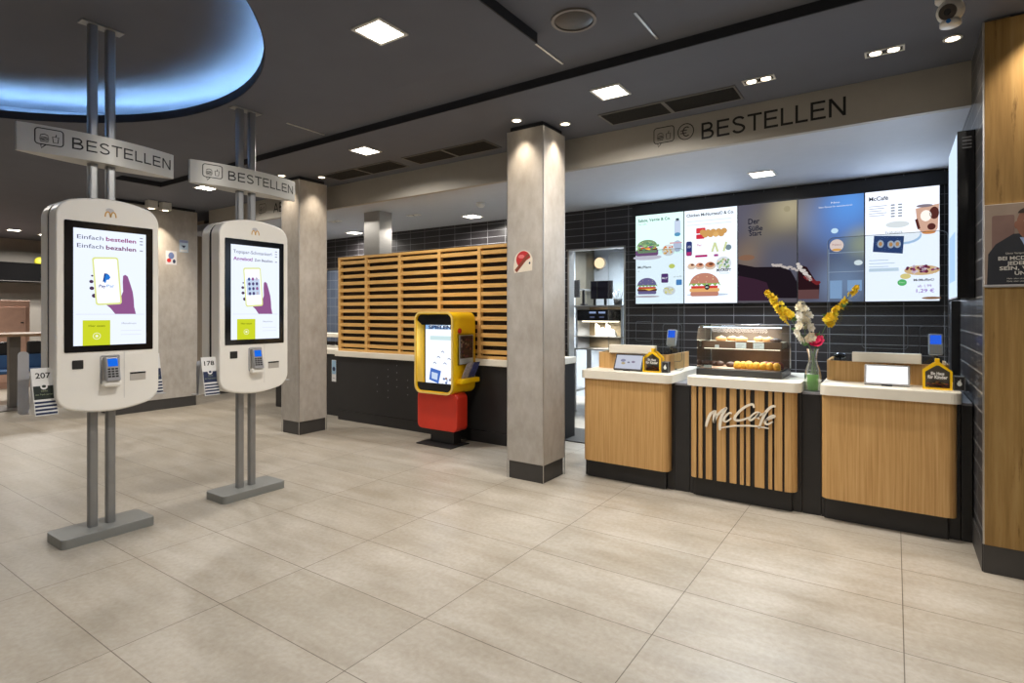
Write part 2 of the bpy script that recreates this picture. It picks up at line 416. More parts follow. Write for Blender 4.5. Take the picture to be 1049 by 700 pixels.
# white ceiling and fascia behind the columns
struct(MB(M_CEILW).box(-9.6, .62, YF+.05, Y1, ZB, ZB+.1).build('ceiling'), 'white ceiling behind the counter')
fas = MB(M_FASCIA).box(-8.6, .39, YF, YF+.05, ZB-.0, Z1).build('trim_3')
struct(fas, 'pale fascia band above the counter')
mb = MB(); cv = Canvas(mb, (0, YF-.0005, 0), (1, 0, 0), (0, 0, 1), (0, -1, 0))
def icons(cv, x, z, w, h, ink, cup=True, lw=.006):
    """speech bubble with a small burger and cup inside, outlined"""
    pts = rrect(w, h*.8, h*.14, 4, x+w/2, z+h*.6)
    tail = [(x+w*.2, z+h*.2), (x+w*.22, z), (x+w*.38, z+h*.2)]
    cv.line(pts, lw, ink, True); cv.line(tail, lw, ink)
    bx = x+w*.32; bz = z+h*.5
    cv.line([(bx-w*.16, bz+h*.06), (bx-w*.12, bz+h*.17), (bx, bz+h*.22), (bx+w*.12, bz+h*.17), (bx+w*.16, bz+h*.06)], lw*.8, ink, True)
    cv.line([(bx-w*.17, bz), (bx-w*.05, bz-h*.03), (bx+w*.05, bz+h*.01), (bx+w*.17, bz-h*.02)], lw*.8, ink)
    cv.line([(bx-w*.16, bz-h*.07), (bx+w*.16, bz-h*.07), (bx+w*.13, bz-h*.15), (bx-w*.13, bz-h*.15)], lw*.8, ink, True)
    cx = x+w*.72
    cv.line([(cx-w*.11, bz+h*.14), (cx+w*.11, bz+h*.14), (cx+w*.08, bz-h*.15), (cx-w*.08, bz-h*.15)], lw*.8, ink, True)
    cv.line([(cx, bz+h*.14), (cx+w*.03, bz+h*.27)], lw*.8, ink)
icons(cv, -1.632, 2.735, .165, .155, M_INK, lw=.007)
cv.line(circ(.062, 28, -1.372, 2.822), .007, M_INK, True)
cv.line([(-1.366+.028*math.cos(math.radians(a)), 2.822+.036*math.sin(math.radians(a))) for a in range(50, 311, 20)], .008, M_INK)
cv.line([(-1.413, 2.833), (-1.362, 2.833)], .007, M_INK); cv.line([(-1.413, 2.812), (-1.366, 2.812)], .007, M_INK)
cv.sign('BESTELLEN', -1.246, 2.737, .128, M_INK, .97)
icons(cv, -7.28, 2.735, .165, .15, M_INK, lw=.007)
cv.sign('ABHOLEN', -6.92, 2.737, .128, M_INK, .8)
mb.build('lettering', fas)
# walls
wl = [(-8.6, -3.43), ]
b = MB(M_TILE_Y).box(-9.6, -3.43, YW, YW+.12, 0, ZB).box(-3.43, -2.655, YW, YW+.12, 2.178, ZB).box(-2.655, .5, YW, YW+.12, 0, ZB)
struct(b.build('wall_back'), 'dark glazed tile wall carrying the menu screens')
b = MB(M_TILE_LIT).box(-8.6, -6.1, YW-.012, YW, .9, 2.13); b.m(M_METTRIM).box(-8.6, -6.1, YW-.016, YW, 2.13, 2.16)
struct(b.build('wall_kitchen'), 'tile band tinted blue-grey for the light on it, below a metal strip')
b = MB(M_METTRIM)
b.box(-2.675, -2.652, YW-.006, YW+.13, 0, 2.19); b.box(-3.45, -2.652, YW-.006, YW+.13, 2.172, 2.19); b.box(-3.432, -3.41, YW-.006, YW+.13, 0, 2.19)
struct(b.build('door_1'), 'steel lined doorway to the kitchen')
struct(MB(M_STEELB).box(-9.6, .5, 8.4, 8.5, 0, ZB).build('wall_kitchen_back'), 'pale steel kitchen wall')
struct(MB(M_STEELB).box(-1.3, -1.2, YW+.12, 8.4, 0, ZB).build('wall_kitchen_side'))
struct(MB(M_TILE_X).box(.39, .5, 3.9, Y1, 0, Z1).build('wall_right'), 'dark tiled return wall beside the counter')
struct(MB(M_METTRIM).box(.386, .394, 3.892, 3.9, .15, 2.93).build('trim_4'))
wr = MB(M_RUST).box(.394, X1, 3.885, 3.899, .15, 2.925).build('wall_front_right'); struct(wr, 'rustic oak clad wall at the right edge')
struct(MB(M_BASE).box(.389, X1, 3.89, 3.9, 0, .15).build('baseboard_front_right'))
b = MB(M_BASE).box(.384, .39, 3.9, 4.37, 0, .15); struct(b.build('baseboard_right'))
M_WALLG = plain('grey_wall_paint', (150, 146, 140), .7, spec=.2, var=.03)
struct(MB(M_WALLG).box(X1, X1+.1, Y0, 3.9, 0, Z2).build('wall_far_right'))
struct(MB(M_WALLG).box(X0, X1, Y0-.1, Y0, 0, Z2+.3).build('wall_front'))
struct(MB(M_WALLG).box(X0-.1, X0, Y0, Y1, 0, Z2).build('wall_left'))
struct(MB(M_WALLG).box(X0, .5, Y1, Y1+.1, 0, Z2).build('wall_rear'))
M_WALLB = plain('warm_beige_wall', (150, 138, 124), .7, spec=.2, var=.04)
struct(MB(M_WALLB).box(-10.3, -9.6, 4.9, Y1, 0, Z1).build('wall_passage'), 'warm beige wall behind the concrete pier')
struct(MB(M_BASE).box(-9.6, -9.588, 4.9, YW, 0, .12).build('baseboard_passage'))

def column(x0, x1, y0, y1, top=2.9):
    o = MB(M_CONC).box(x0, x1, y0, y1, .148, top).build('column'); tag(o, kind='structure')
    b = MB(M_METTRIM)
    for (x, y) in ((x0, y0), (x1, y0), (x1, y1), (x0, y1)):
        sx = -1 if x == x0 else 1; sy = -1 if y == y0 else 1
        b.box(x-sx*.004, x+sx*.0015, y-sy*.004, y+sy*.0015, .0, top)
    b.build('corner_trim', o)
    MB(M_BASE).box(x0+.012, x1-.012, y0+.012, y1-.012, 0, .148).build('baseboard', o)
    MB(M_BEAM).box(x0+.02, x1-.02, y0+.02, y1-.02, top, Z1).build('shadow_gap', o)
    return o
c2 = column(-2.698, -2.343, 3.89, 4.245); c2['label'] = 'concrete clad column with a round red sticker'
c1 = column(-5.9, -5.57, 3.9, 4.275); c1['label'] = 'concrete clad column behind the farther kiosk'
c3 = column(-9.15, -8.7, 3.24, 4.34); c3['label'] = 'wide concrete pier with two small stickers'
o = MB(M_STEEL).box(-5.6, -5.32, 4.87, 5.08, 0, ZB).build('column'); struct(o, 'polished steel column behind the slatted screen')

# ------------------------------------------------------------------ ceiling fittings
E_LAMP = emi((255, 246, 230), 14.0, 'lamp_diffuser')
E_SPOT = emi((255, 236, 205), 9.0, 'spot_reflector')
LAMPS = []
def lamp(kind, loc, e, col=(1, .93, .82), size=.2, spot=70, blend=.6, aim=(0, 0, -1), rad=.03, spread=150):
    d = bpy.data.lights.new(kind.lower()+'_lamp', kind); d.energy = e; d.color = col
    if kind == 'AREA': d.shape = 'SQUARE'; d.size = size; d.spread = math.radians(spread)
    if kind == 'SPOT': d.spot_size = math.radians(spot); d.spot_blend = blend; d.shadow_soft_size = rad
    o = bpy.data.objects.new(d.name, d); COL.objects.link(o); o.location = loc
    o.rotation_euler = Vector(aim).to_track_quat('-Z', 'Y').to_euler(); return o
W = (1, .94, .86)
def square_light(x, y, z, label, e=30, s=.222, cool=False, grp=None):
    t = thing('ceiling_light', label, 'ceiling light', (x, y, z), grp)
    MB(M_LAMPF).frame(rrect(s, s, .004, 2, x, y), rrect(s-.035, s-.035, .003, 2, x, y), XY, z-.008, z+.0).build('frame', t)
    MB(E_LAMP).box(x-s/2+.016, x+s/2-.016, y-s/2+.016, y+s/2-.016, z-.005, z-.001).build('diffuser', t)
    lamp('AREA', (x, y, z-.012), e, (.78, .89, 1) if cool else W, s-.04, spread=160)
EA = 34
square_light(-2.355, 2.16, Z1, 'square ceiling light in the dark ceiling nearest the camera', EA*1.1)
square_light(-1.655, 3.66, Z1, 'square ceiling light in front of the vents over the counter', EA)
square_light(-4.19, 3.66, Z1, 'square ceiling light between the two concrete columns', EA)
square_light(-7.06, 3.63, Z1, 'square ceiling light seen just under the farther kiosk sign', EA)
square_light(-1.01, 5.57, ZB, 'square light in the white ceiling above the menu screens', EA*1.3, cool=True)
square_light(-7.1, 5.98, ZB, 'small square light in white ceiling left of the steel column', EA)
square_light(-4.62, 5.85, ZB, 'square light in white ceiling beside the smoke detector', EA)
# unseen ceiling lights added as fill, outside the picture
for k, (x, y, z) in enumerate(((.7, 2.0, Z2), (.9, -.9, Z2), (-2.4, -.9, Z1), (-2.4, -2.9, Z1), (-6.9, 1.2, Z1), (-10.5, .8, Z1), (-13, 1.2, Z1), (2.2, 3.6, Z1))):
    square_light(x, y, z, 'unseen square fill light added outside the picture', EA*(.45 if x > .5 else .75 if x > -9 else 2.2), grp='unseen square fill lights added outside the picture')
for (x, e) in ((-3.0, 80), (-5.0, 130), (-7.2, 40)):
    lamp('AREA', (x, 7.3, ZB-.02), e, (.90, .96, 1), .5)

def twin_spot(x, y, z, label, e=22, aim=(0, -.25, -1), bulb=None):
    t = thing('recessed_spotlight', label, 'spotlight', (x, y, z)); w, d = .2, .085
    MB(M_LAMPF).frame(rrect(w, d, .003, 2, x, y), rrect(w-.022, d-.022, .002, 2, x, y), XY, z-.006, z).build('frame', t)
    MB(M_BLACK).box(x-w/2+.011, x+w/2-.011, y-d/2+.011, y+d/2-.011, z-.003, z-.001).build('recess_plate', t)
    for s in (-1, 1):
        MB(bulb or E_SPOT).prism(circ(.03, 20, x+s*.045, y), XY, z-.0035, z-.006).build('spot_bulb', t)
        if e: lamp('SPOT', (x+s*.045, y, z-.01), e, W, spot=64, blend=.7, aim=aim)
twin_spot(-.752, 4.03, Z1, 'recessed twin spotlight next to the vent over the counter', 62)
twin_spot(-.052, 4.01, Z1, 'recessed twin spotlight nearest the security camera', 62)
twin_spot(-5.2, 5.35, ZB, 'recessed twin spotlight in white ceiling right of steel column', 0, bulb=M_LAMPF)
twin_spot(-6.45, 5.1, ZB, 'recessed twin spotlight in white ceiling left of steel column', 0, bulb=M_LAMPF)

def downlight(x, y, label, e=26, aim=(0, 0, -1), spot=75):
    t = thing('round_downlight', label, 'downlight', (x, y, Z1))
    MB(M_LAMPF).frame(circ(.046, 24, x, y), circ(.034, 24, x, y), XY, Z1-.006, Z1).build('ring', t)
    MB(E_SPOT).prism(circ(.033, 20, x, y), XY, Z1-.004, Z1-.001).build('bulb', t)
    lamp('SPOT', (x, y, Z1-.012), e, (1, .84, .64), spot=spot, blend=.9, aim=aim)
downlight(-2.525, 3.775, 'round downlight lighting the front of the stickered column', 27, (0, .12, -1))
downlight(-2.24, 4.066, 'round downlight lighting the side of the stickered column', 27, (-.12, 0, -1))
downlight(.27, 4.04, 'round downlight below the security camera', 20)
downlight(-5.42, 4.09, 'round downlight lighting the side of the column behind the kiosk', 27, (-.1, 0, -1))
downlight(-5.73, 3.79, 'round downlight hidden partly by the farther kiosk sign', 27, (0, .12, -1))
downlight(.64, 3.75, 'round downlight over the rustic oak wall outside the picture', 50, (-.02, .13, -1), 85)
# surface spot pair at the pier
t = thing('surface_spotlight', 'white twin surface spotlight above the concrete pier', 'spotlight', (-8.5, 3.7, Z1))
for k, y in enumerate((3.62, 3.80)):
    MB(M_LAMPF).rbox(-8.55, -8.44, y-.06, y+.06, Z1-.11, Z1, .006).build('lamp_body', t)
    MB(E_SPOT).prism(circ(.035, 20, -8.495, y), XY, Z1-.1105, Z1-.112).build('bulb', t)
    lamp('SPOT', (-8.495, y, Z1-.12), 60 if k == 0 else 36, (1, .84, .64), spot=75, aim=(-.18, 0, -1))

def vent(x0, x1, label):
    y0, y1 = 4.03, 4.31; z = Z1; t = thing('air_vent', label, 'vent', ((x0+x1)/2, (y0+y1)/2, z)); xm = (x0+x1)/2
    b = MB(M_FRAMEG)
    for (a, c) in ((x0, xm), (xm, x1)):
        b.frame([(a, y0), (c, y0), (c, y1), (a, y1)], [(a+.014, y0+.014), (c-.014, y0+.014), (c-.014, y1-.014), (a+.014, y1-.014)], XY, z-.008, z)
    b.build('frame', t)
    for (a, c) in ((x0, xm), (xm, x1)):
        g = MB(M_GRILL).box(a+.014, c-.014, y0+.014, y1-.014, z-.002, z-.0005)
        n = 14
        for i in range(n):
            y = y0+.02+(y1-y0-.04)*i/(n-1); g.box(a+.014, c-.014, y-.0035, y+.0035, z-.008, z-.002)
        g.build('grille', t)
vent(-1.93, -.905, 'dark air vent above the lettered fascia')
vent(-4.09, -3.05, 'dark air vent left of the stickered column')
vent(-5.36, -4.25, 'dark air vent beside the column behind the kiosk')

t = thing('ceiling_speaker', 'round grey speaker set flush in the dark ceiling', 'speaker', (-1.465, 2.757, Z2))
MB(plain('speaker_ring', (128, 122, 118), .45)).frame(circ(.125, 40, -1.465, 2.757), circ(.108, 40, -1.465, 2.757), XY, Z2-.01, Z2).build('ring', t)
g = MB(plain('speaker_cloth', (70, 66, 64), .35, metal=.3)).lathe([(.109, -.003), (.08, -.012), (.04, -.016), (0, -.017)], -1.465, 2.757, 40, base=Z2, caps=False)
g.build('speaker_grille', t)

t = thing('smoke_detector', 'small white smoke detector on the white ceiling', 'smoke detector', (-3.98, 5.2, ZB))
MB(M_LAMPF).lathe([(.055, 0), (.055, -.02), (.045, -.035), (.03, -.05), (0, -.05)], -3.98, 5.2, 20, base=ZB, caps=False).build('housing', t)
MB(M_GREYTXT).lathe([(.056, -.018), (.056, -.022)], -3.98, 5.2, 20, base=ZB, caps=False).build('slot_ring', t)

t = thing('security_camera', 'white ball security camera hanging from the dark ceiling', 'security camera', (.225, 3.5, Z1))
cx, cy = .225, 3.5
MB(M_LAMPF).lathe([(.062, 0), (.062, -.018), (.05, -.028)], cx, cy, 24, base=Z1).build('mount', t)
b = MB(M_LAMPF).ball((cx, cy, Z1-.075), .058, 20); hb = b.build('head', t)
fwd = Vector((-.25, -.85, -.35)).normalized()
def disc_on(c, n, r, th, mat, name, parent, k=20):
    n = Vector(n).normalized(); u = n.orthogonal().normalized(); w = n.cross(u); c = Vector(c)
    return MB(mat).prism(circ(r, k), lambda p, t: tuple(c+u*p[0]+w*p[1]+n*t), 0, th).build(name, parent)
disc_on(Vector((cx, cy, Z1-.075))+fwd*.045, fwd, .036, .012, plain('camera_bezel', (60, 52, 46), .3), 'lens_bezel', t)
disc_on(Vector((cx, cy, Z1-.075))+fwd*.056, fwd, .015, .004, M_BLACKG, 'lens', t)
MB(M_LAMPF).lathe([(.03, -.12), (.044, -.128), (.044, -.145), (.03, -.152), (0, -.152)], cx, cy, 20, base=Z1, caps=False).build('base_cap', t)
disc_on((cx-.01, cy-.04, Z1-.137), (-.1, -1, -.1), .010, .004, plain('blue_plastic', (40, 110, 190), .4), 'blue_lamp', t)

# hidden light strip in the round recess
n = 96
b = MB(emi((160, 208, 255), 150, 'cove_led')); rr = CR+.165
b.tube([(CC[0]+rr*math.cos(2*PI*i/n), CC[1]+rr*math.sin(2*PI*i/n), Z2+.018) for i in range(n+1)], .008, 6, False)
o = b.build('led_strip'); tag(o, 'blue-white light strip along the rim of the round recess', 'light strip')

# ------------------------------------------------------------------ self-order kiosks
E_SCR = emi((232, 240, 255), 1.05, 'kiosk_screen_light')
def I(c, s=1.0): return emi(c, s)
def kiosk_profile(hw, z0, z1, sag, r, n=26):
    xs = [hw*math.sin(PI/2*(-1+2*i/n)) for i in range(n+1)]
    def cor(x): a = abs(x)-(hw-r); return r-math.sqrt(max(0, r*r-a*a)) if a > 0 else 0
    up = [(x, z1-sag*(x/hw)**2-cor(x)) for x in xs]; lo = [(x, z0+sag*(x/hw)**2+cor(x)) for x in xs]
    return lo+up[::-1]
def kiosk(cy, label, num, second=False):
    cx = -4.125; t = thing('order_kiosk', label, 'order kiosk', (cx, cy, 0), 'self-order kiosks')
    MB(M_GREYP).prism(rrect(.26, .5, .03, 5, cx+.005, cy), XY, 0, .056, .004).build('base', t)
    top = 3.178 if not second else Z1+.0
    for s in (-1, 1):
        y = cy+s*.048-.005
        p = MB(M_ALU).prism(rrect(.046, .05, .012, 4, cx, y), XY, .056, top); p.build('pole', t)
    MB(M_ALU).rbox(cx-.04, cx+.04, cy-.12, cy+.11, top-.008, top, .002).build('ceiling_plate', t)
    outl = kiosk_profile(.275, .776, 2.083, .055, .07)
    loc = [(y+cy, z) for y, z in outl]
    front = MB(M_KIOSK).prism(loc, YZ, cx+.017, cx+.125, .014).build('front_housing', t)
    MB(M_KIOSK).prism(loc, YZ, cx-.017, cx-.125, .014).build('rear_housing', t)
    MB(M_KGAP).prism([(cy+(y-cy)*.984, 1.43+(z-1.43)*.993) for y, z in loc], YZ, cx-.017, cx+.017).build('shadow_gap', t)  # black filler, painted as the dark of the gap between the housings
    fx = cx+.125
    # glass and picture
    ky0, ky1, kz0, kz1 = cy-.236, cy+.236, 1.148, 1.928
    g = MB(M_BLACKG).prism(rrect(ky1-ky0, kz1-kz0, .006, 3, cy, (kz0+kz1)/2), YZ, fx-.004, fx+.004); glass = g.build('screen_glass', t)
    mb = MB(); cv = Canvas(mb, (fx+.0042, cy-.193, 1.186), (0, 1, 0), (0, 0, 1), (1, 0, 0))
    w, h = .388, .70
    cv.rect(0, 0, w, h, E_SCR).up()
    navy, purp, mauve, lime, red = I((62, 58, 96), .8), I((120, 34, 96), .9), I((146, 90, 142), .95), I((206, 216, 44), .95), I((190, 60, 60))
    wht, grey, limeo = I((246, 248, 255), 1.1), I((150, 152, 170), .8), I((222, 228, 150), 1.0)
    if not second:
        for j, w2 in enumerate(('bestellen', 'bezahlen')):
            cv.text('Einfach', .018, h-.062-.052*j, .024, navy, w=.135); cv.text(w2, .166, h-.062-.052*j, .024, purp if j else I((150, 40, 120), .9), w=.165, bold=.02)
    else:
        cv.text('Topspar-Schmankerl', .018, h-.062, .024, navy, w=.305); cv.text('Angebot!', .018, h-.114, .024, I((150, 40, 150), .9), w=.15, bold=.02)
        cv.text('Zum Bezahlen', .182, h-.112, .018, navy, w=.15, bold=.01)
    for j in range(4): cv.rect(w-.036, h-.03-.02*j-.02*(j > 2), w-.018, h-.024-.02*j-.02*(j > 2), grey)
    a = math.radians(4); ca, sa = math.cos(a), math.sin(a); ox, oy = .172, .392
    R = lambda p: (ox+p[0]*ca-p[1]*sa, oy+p[0]*sa+p[1]*ca)
    def rr(w_, h_, r_): return [R(p) for p in rrect(w_, h_, r_)]
    # hand behind the phone: wrist, palm and thumb, four finger tips
    hand = [(.150, .262), (.19, .225), (.215, .190), (.330, .190), (.320, .235), (.318, .28), (.312, .33), (.295, .39), (.284, .425), (.270, .436), (.258, .428), (.256, .39), (.258, .33), (.24, .28)]
    cv.poly(hand, mauve)
    for (x, y, s) in ((.094, .42, .006), (.090, .385, .011), (.092, .345, .012), (.106, .30, .014)): cv.ell(x, y, s, s*.9, I((86, 62, 92), .8))
    cv.up(); cv.poly(rr(.14, .292, .016), limeo); cv.up(); cv.poly(rr(.122, .270, .010), wht); cv.up()
    if not second:
        for (dx, dy, c) in ((-.012, .0, (24, 52, 128)), (-.006, -.006, (40, 120, 210))):
            cv.poly([R((dx-.012, dy-.004)), R((dx-.002, dy-.004)), R((dx+.002, dy+.012)), R((dx+.016, dy+.014)), R((dx+.024, dy+.028)), R((dx+.018, dy+.044)), R((dx, dy+.048))], I(c)).up()
        cv.text('Pay', ox-.044, oy-.04, .016, I((28, 52, 130)), w=.036, bold=.02, slant=.1); cv.text('Pal', ox-.004, oy-.038, .016, I((110, 160, 220)), w=.036, bold=.01, slant=.1)
    else:
        cv.poly(rr(.105, .12, .006), I((196, 212, 236))).up()
        for k in range(12):
            px, py = -.03+.03*(k % 3), .06-.036*(k//3); c = random.choice(((80, 70, 120), (150, 90, 150), (70, 90, 150), (200, 190, 210)))
            q = R((px, py)); cv.ell(q[0], q[1], .010, .012, I(c, .9))
    cv.line([(.012, .188), (w-.012, .188)], .0025, I((206, 208, 218)))
    cv.rect(.045, .0, .188, .152, lime).up()
    cv.text('Hier essen', .075, .112, .013, I((110, 120, 20), .9), w=.085, bold=.01); cv.line(circ(.019, 16, .117, .056), .004, I((236, 240, 190)), True); cv.ell(.117, .056, .008, .008, I((240, 244, 210)))
    cv.text('Mitnehmen', .25, .126, .011, grey, w=.08)
    for q in (.085, .06): cv.rect(.245, q, .36, q+.0025, I((214, 216, 226)))
    mb.build('picture', glass)
    # emblem over the screen
    mb = MB(); c2 = Canvas(mb, (fx+.0005, cy, 2.0), (0, 1, 0), (0, 0, 1), (1, 0, 0))
    c2.ell(-.005, .012, .022, .014, plain('emblem_reflection', (188, 186, 190), .4)); c2.up()  # pale ellipse is a painted light reflection above the arches
    gold = plain('gold_emblem', (206, 160, 84), .4)
    arch = lambda c: [(c+.014*math.cos(math.radians(a)), -.028+.032*math.sin(math.radians(a))) for a in range(180, -1, -15)]
    c2.line(arch(-.016), .008, gold); c2.line(arch(.014), .008, gold)
    mb.build('emblem', t)
    # reader window, terminal recess, receipt slot
    zt = 1.05
    MB(M_BLACK).prism(rrect(.055, .052, .003, 2, cy-.17, 1.075), YZ, fx-.001, fx+.003).build('scanner_window', t)
    MB(M_GREYTXT).frame(rrect(.105, .175, .01, 3, cy-.004, 1.035), rrect(.09, .16, .008, 3, cy-.004, 1.035), YZ, fx-.001, fx+.004).build('terminal_recess', t)
    tm = MB(plain('terminal_grey', (150, 150, 152), .35, metal=.3)).rbox(fx-.01, fx+.03, cy-.043, cy+.035, .965, 1.112, .008)
    tm.map(lambda p: (p[0]+(1.112-p[2])*.22, p[1], p[2])); term = tm.build('card_terminal', t)
    tz = lambda z: fx+.0305+(1.112-z)*.22
    MB(I((28, 110, 235), .9)).add([(tz(1.055), cy-.03, 1.055), (tz(1.055), cy+.024, 1.055), (tz(1.102), cy+.024, 1.102), (tz(1.102), cy-.03, 1.102)], [(0, 1, 2, 3)]).build('screen', term)
    kb = MB(M_BLACK)
    for i in range(3):
        for j in range(4):
            z = 1.04-.015*j; y = cy-.026+.02*i; kb.rbox(tz(z)-.002, tz(z)+.003, y-.007, y+.007, z-.005, z+.005, .001)
    kb.build('keypad', term)
    MB(M_KIOSK).rbox(fx-.002, fx+.05, cy-.05, cy+.045, .93, .968, .012).build('terminal_holder', t)
    MB(plain('slot_grey', (176, 170, 162), .5)).rbox(fx-.001, fx+.002, cy+.105, cy+.195, .955, 1.005, .001).build('receipt_slot', t)
    MB(M_KGAP).box(fx-.001, fx+.002, cy+.105, cy+.195, .996, 1.006).build('receipt_slit', t)
    MB(M_GREYTXT).box(fx-.0005, fx+.0008, cy+.072, cy+.0735, .85, 1.14).build('panel_seam', t)
    # rack plate for the number cards
    MB(M_GREYTXT).prism(rrect(.05, .36 if not second else .24, .02, 4, cy-.39+(.04 if second else 0), .98-(.06 if second else 0)), YZ, cx+.0, cx+.008).build('card_rack', t)
    MB(M_GREYTXT).box(cx-.02, cx+.02, cy-.40, cy-.27, .80, .806).build('rack_shelf', t)
    MB(M_GREYTXT).box(cx-.05, cx-.01, cy+.27, cy+.38, .83, .836).build('rack_shelf', t)
    # lettered sign, lens shaped in plan
    L = .42; zc0, zc1 = 2.31, 2.472; bul = lambda q: .012+.075*(1-(q/L)**2); sc = cx-.005
    n = 24; ys = [-L+2*L*i/n for i in range(n+1)]
    plan = [(sc+bul(q), cy+q) for q in ys]+[(sc-bul(q), cy+q) for q in ys[::-1]]
    sg = MB(plain('sign_grey', (196, 195, 190), .36, metal=.12, var=.01)).prism(plan, XY, zc0, zc1).build('sign', t)
    mb = MB(); wf = lambda x, y, k: (sc+bul(x)+k+.0006, cy+x, zc0+y); cv = Canvas(mb, (0, 0, 0), (0, 1, 0), (0, 0, 1), (1, 0, 0), warp=wf)
    icons(cv, -.345, .028, .125, .115, M_INK, lw=.006); cv.sign('BESTELLEN', -.178, .052, .068, M_INK, .575)
    l = mb.build('lettering', sg); l['label'] = 'black icon and word on the sign'
    return t
k1 = kiosk(1.475, 'white order kiosk with the payment logo on its screen, nearest', '207')
k2 = kiosk(2.425, 'white order kiosk behind the nearest one, before the concrete column', '178', True)

def tent(y, z0, num, ink, label, x=-4.02, dx=.0):
    t = thing('number_card', label, 'number card', (x, y, z0), 'number cards in the kiosk racks')
    w, h = .106, .27; a = math.radians(-4)
    def Wp(u, v, k, side=1):      # leaning face of the card
        return (x-side*(.035*v/h)+k, y+u+.012*(1-v/h), z0+v)
    b = MB(M_PRINTW)
    b.add([Wp(-w/2, 0, 0), Wp(w/2, 0, 0), Wp(w/2, h, 0), Wp(-w/2, h, 0), Wp(-w/2, 0, -.003), Wp(w/2, 0, -.003), Wp(w/2, h, -.003), Wp(-w/2, h, -.003)],
          [(0, 1, 2, 3), (7, 6, 5, 4), (0, 4, 5, 1), (1, 5, 6, 2), (2, 6, 7, 3), (3, 7, 4, 0)])
    b.add([(x-.035, y-w/2, z0+h), (x-.035, y+w/2, z0+h), (x-.085, y+w/2+.01, z0), (x-.085, y-w/2+.01, z0), (x-.037, y-w/2, z0+h-.004), (x-.037, y+w/2, z0+h-.004), (x-.087, y+w/2+.01, z0), (x-.087, y-w/2+.01, z0)],
          [(0, 1, 2, 3), (7, 6, 5, 4), (0, 4, 5, 1), (1, 5, 6, 2), (2, 6, 7, 3), (3, 7, 4, 0)])
    cardo = b.build('card', t)
    mb = MB(); cv = Canvas(mb, (0, 0, 0), (0, 1, 0), (0, 0, 1), (1, 0, 0), warp=lambda u, v, k: Wp(u, v, k+.0006))
    cv.text(num, 0, .212, .03, M_INK, w=.07, align='c', bold=.015)
    cv.rect(-w/2+.004, .092, w/2-.002, .168, ink); cv.up(); cv.ell(0, .164, .017, .017, M_PRINTW); cv.up(); cv.ell(0, .165, .010, .008, ink); cv.up()
    cv.text('Danke', 0, .135, .010, plain('gold_ink', (150, 160, 130), .5), w=.03, align='c'); cv.text('Am Tisch serviert', 0, .115, .009, plain('gold_ink', (150, 160, 130), .5), w=.085, align='c')
    for j in range(4): cv.rect(-w/2+.004, .006+.021*j, w/2-.002, .017+.021*j, M_NAVY)
    mb.build('print', t)
    return t
tent(1.152, .795, '207', M_GREENB, 'white number card reading 207 beside the nearest kiosk')
tent(2.1, .797, '178', M_NAVY, 'white number card reading 178 beside the farther kiosk')
tent(1.775, .837, '', M_NAVY, 'striped card peeking out at the right edge of the nearest kiosk', x=-4.14)

# ------------------------------------------------------------------ service counter
YC = 4.35
for (a, c, lab) in ((-1.42, -1.307, 'narrow black filler with grey stone top between the column-side unit and the slatted unit'), (-.529, -.418, 'narrow black filler with grey stone top carrying the vase'), (.331, .384, 'narrow black filler between the last oak unit and the tiled wall')):
    t = thing('counter_filler', lab, 'counter filler', ((a+c)/2, YC, 0))
    MB(M_BLACK).box(a, c, YC, 5.0, 0, .822).build('body', t)
    MB(M_DTOP).box(a, c, YC-.006, 5.0, .822, .838).build('stone_top', t)

def plan_front(x0, x1, yf, yb, r, n=6):
    pts = [(x1, yb), (x0, yb)]
    for i in range(n+1):
        a = PI+PI/2*i/n; pts.append((x0+r+r*math.cos(a), yf+r+r*math.sin(a)))
    for i in range(n+1):
        a = 1.5*PI+PI/2*i/n; pts.append((x1-r+r*math.cos(a), yf+r+r*math.sin(a)))
    return pts
def unit(x0, x1, s0, s1, yb, label, slats=None):
    t = thing('counter_unit', label, 'counter unit', ((x0+x1)/2, 4.3, 0), 'oak fronted counter units')
    MB(M_BLACK).prism(plan_front(x0+.012, x1-.035, 4.325, YC-.002, .012, 3), XY, 0, .15).build('plinth', t)
    if slats is None:
        MB(M_OAK).prism(plan_front(x0, x1, 4.262, YC-.002, .05), XY, .15, .835).build('front_panel', t)
    else:
        MB(M_BLACK).prism(plan_front(x0+.004, x1-.004, 4.275, YC-.002, .04), XY, .15, .835).build('front_panel', t)
        for i, (a, c) in enumerate(slats):
            bb = MB(M_OAK)
            if i == 0: bb.prism([(a, YC-.01), (a, 4.30), (a+.006, 4.275), (a+.02, 4.262), (c, 4.258), (c, 4.276), (a+.03, 4.278), (a+.018, 4.30), (a+.016, YC-.01)], XY, .15, .835)
            elif i == len(slats)-1: bb.prism([(a, 4.258), (c-.03, 4.262), (c-.01, 4.278), (c, 4.30), (c, YC-.01), (c-.014, YC-.01), (c-.016, 4.30), (c-.03, 4.278), (a, 4.276)], XY, .15, .835)
            else: bb.rbox(a, c, 4.258, 4.276, .15, .835, .0015, 1)
            bb.build('slat', t)
    MB(M_BLACK).box(s0+.003, s1-.003, YC, yb-.004, 0, .838).build('body', t)
    MB(M_WHITE).prism(plan_front(s0, s1, 4.242, yb, .055), XY, .838, .906, .006).build('worktop', t)
    return t
uL = unit(-2.18, -1.447, -2.197, -1.42, 5.1, 'oak counter unit nearest the stickered column')
S = [-1.278, -1.231, -1.215, -1.187, -1.161, -1.117, -1.082, -1.018, -.991, -.945, -.921, -.895, -.879, -.853, -.822, -.758, -.732, -.708, -.693, -.644, -.629, -.559]
uM = unit(-1.286, -.556, -1.306, -.53, 5.0, 'oak slatted counter unit with white script lettering', [(S[2*i], S[2*i+1]) for i in range(11)])
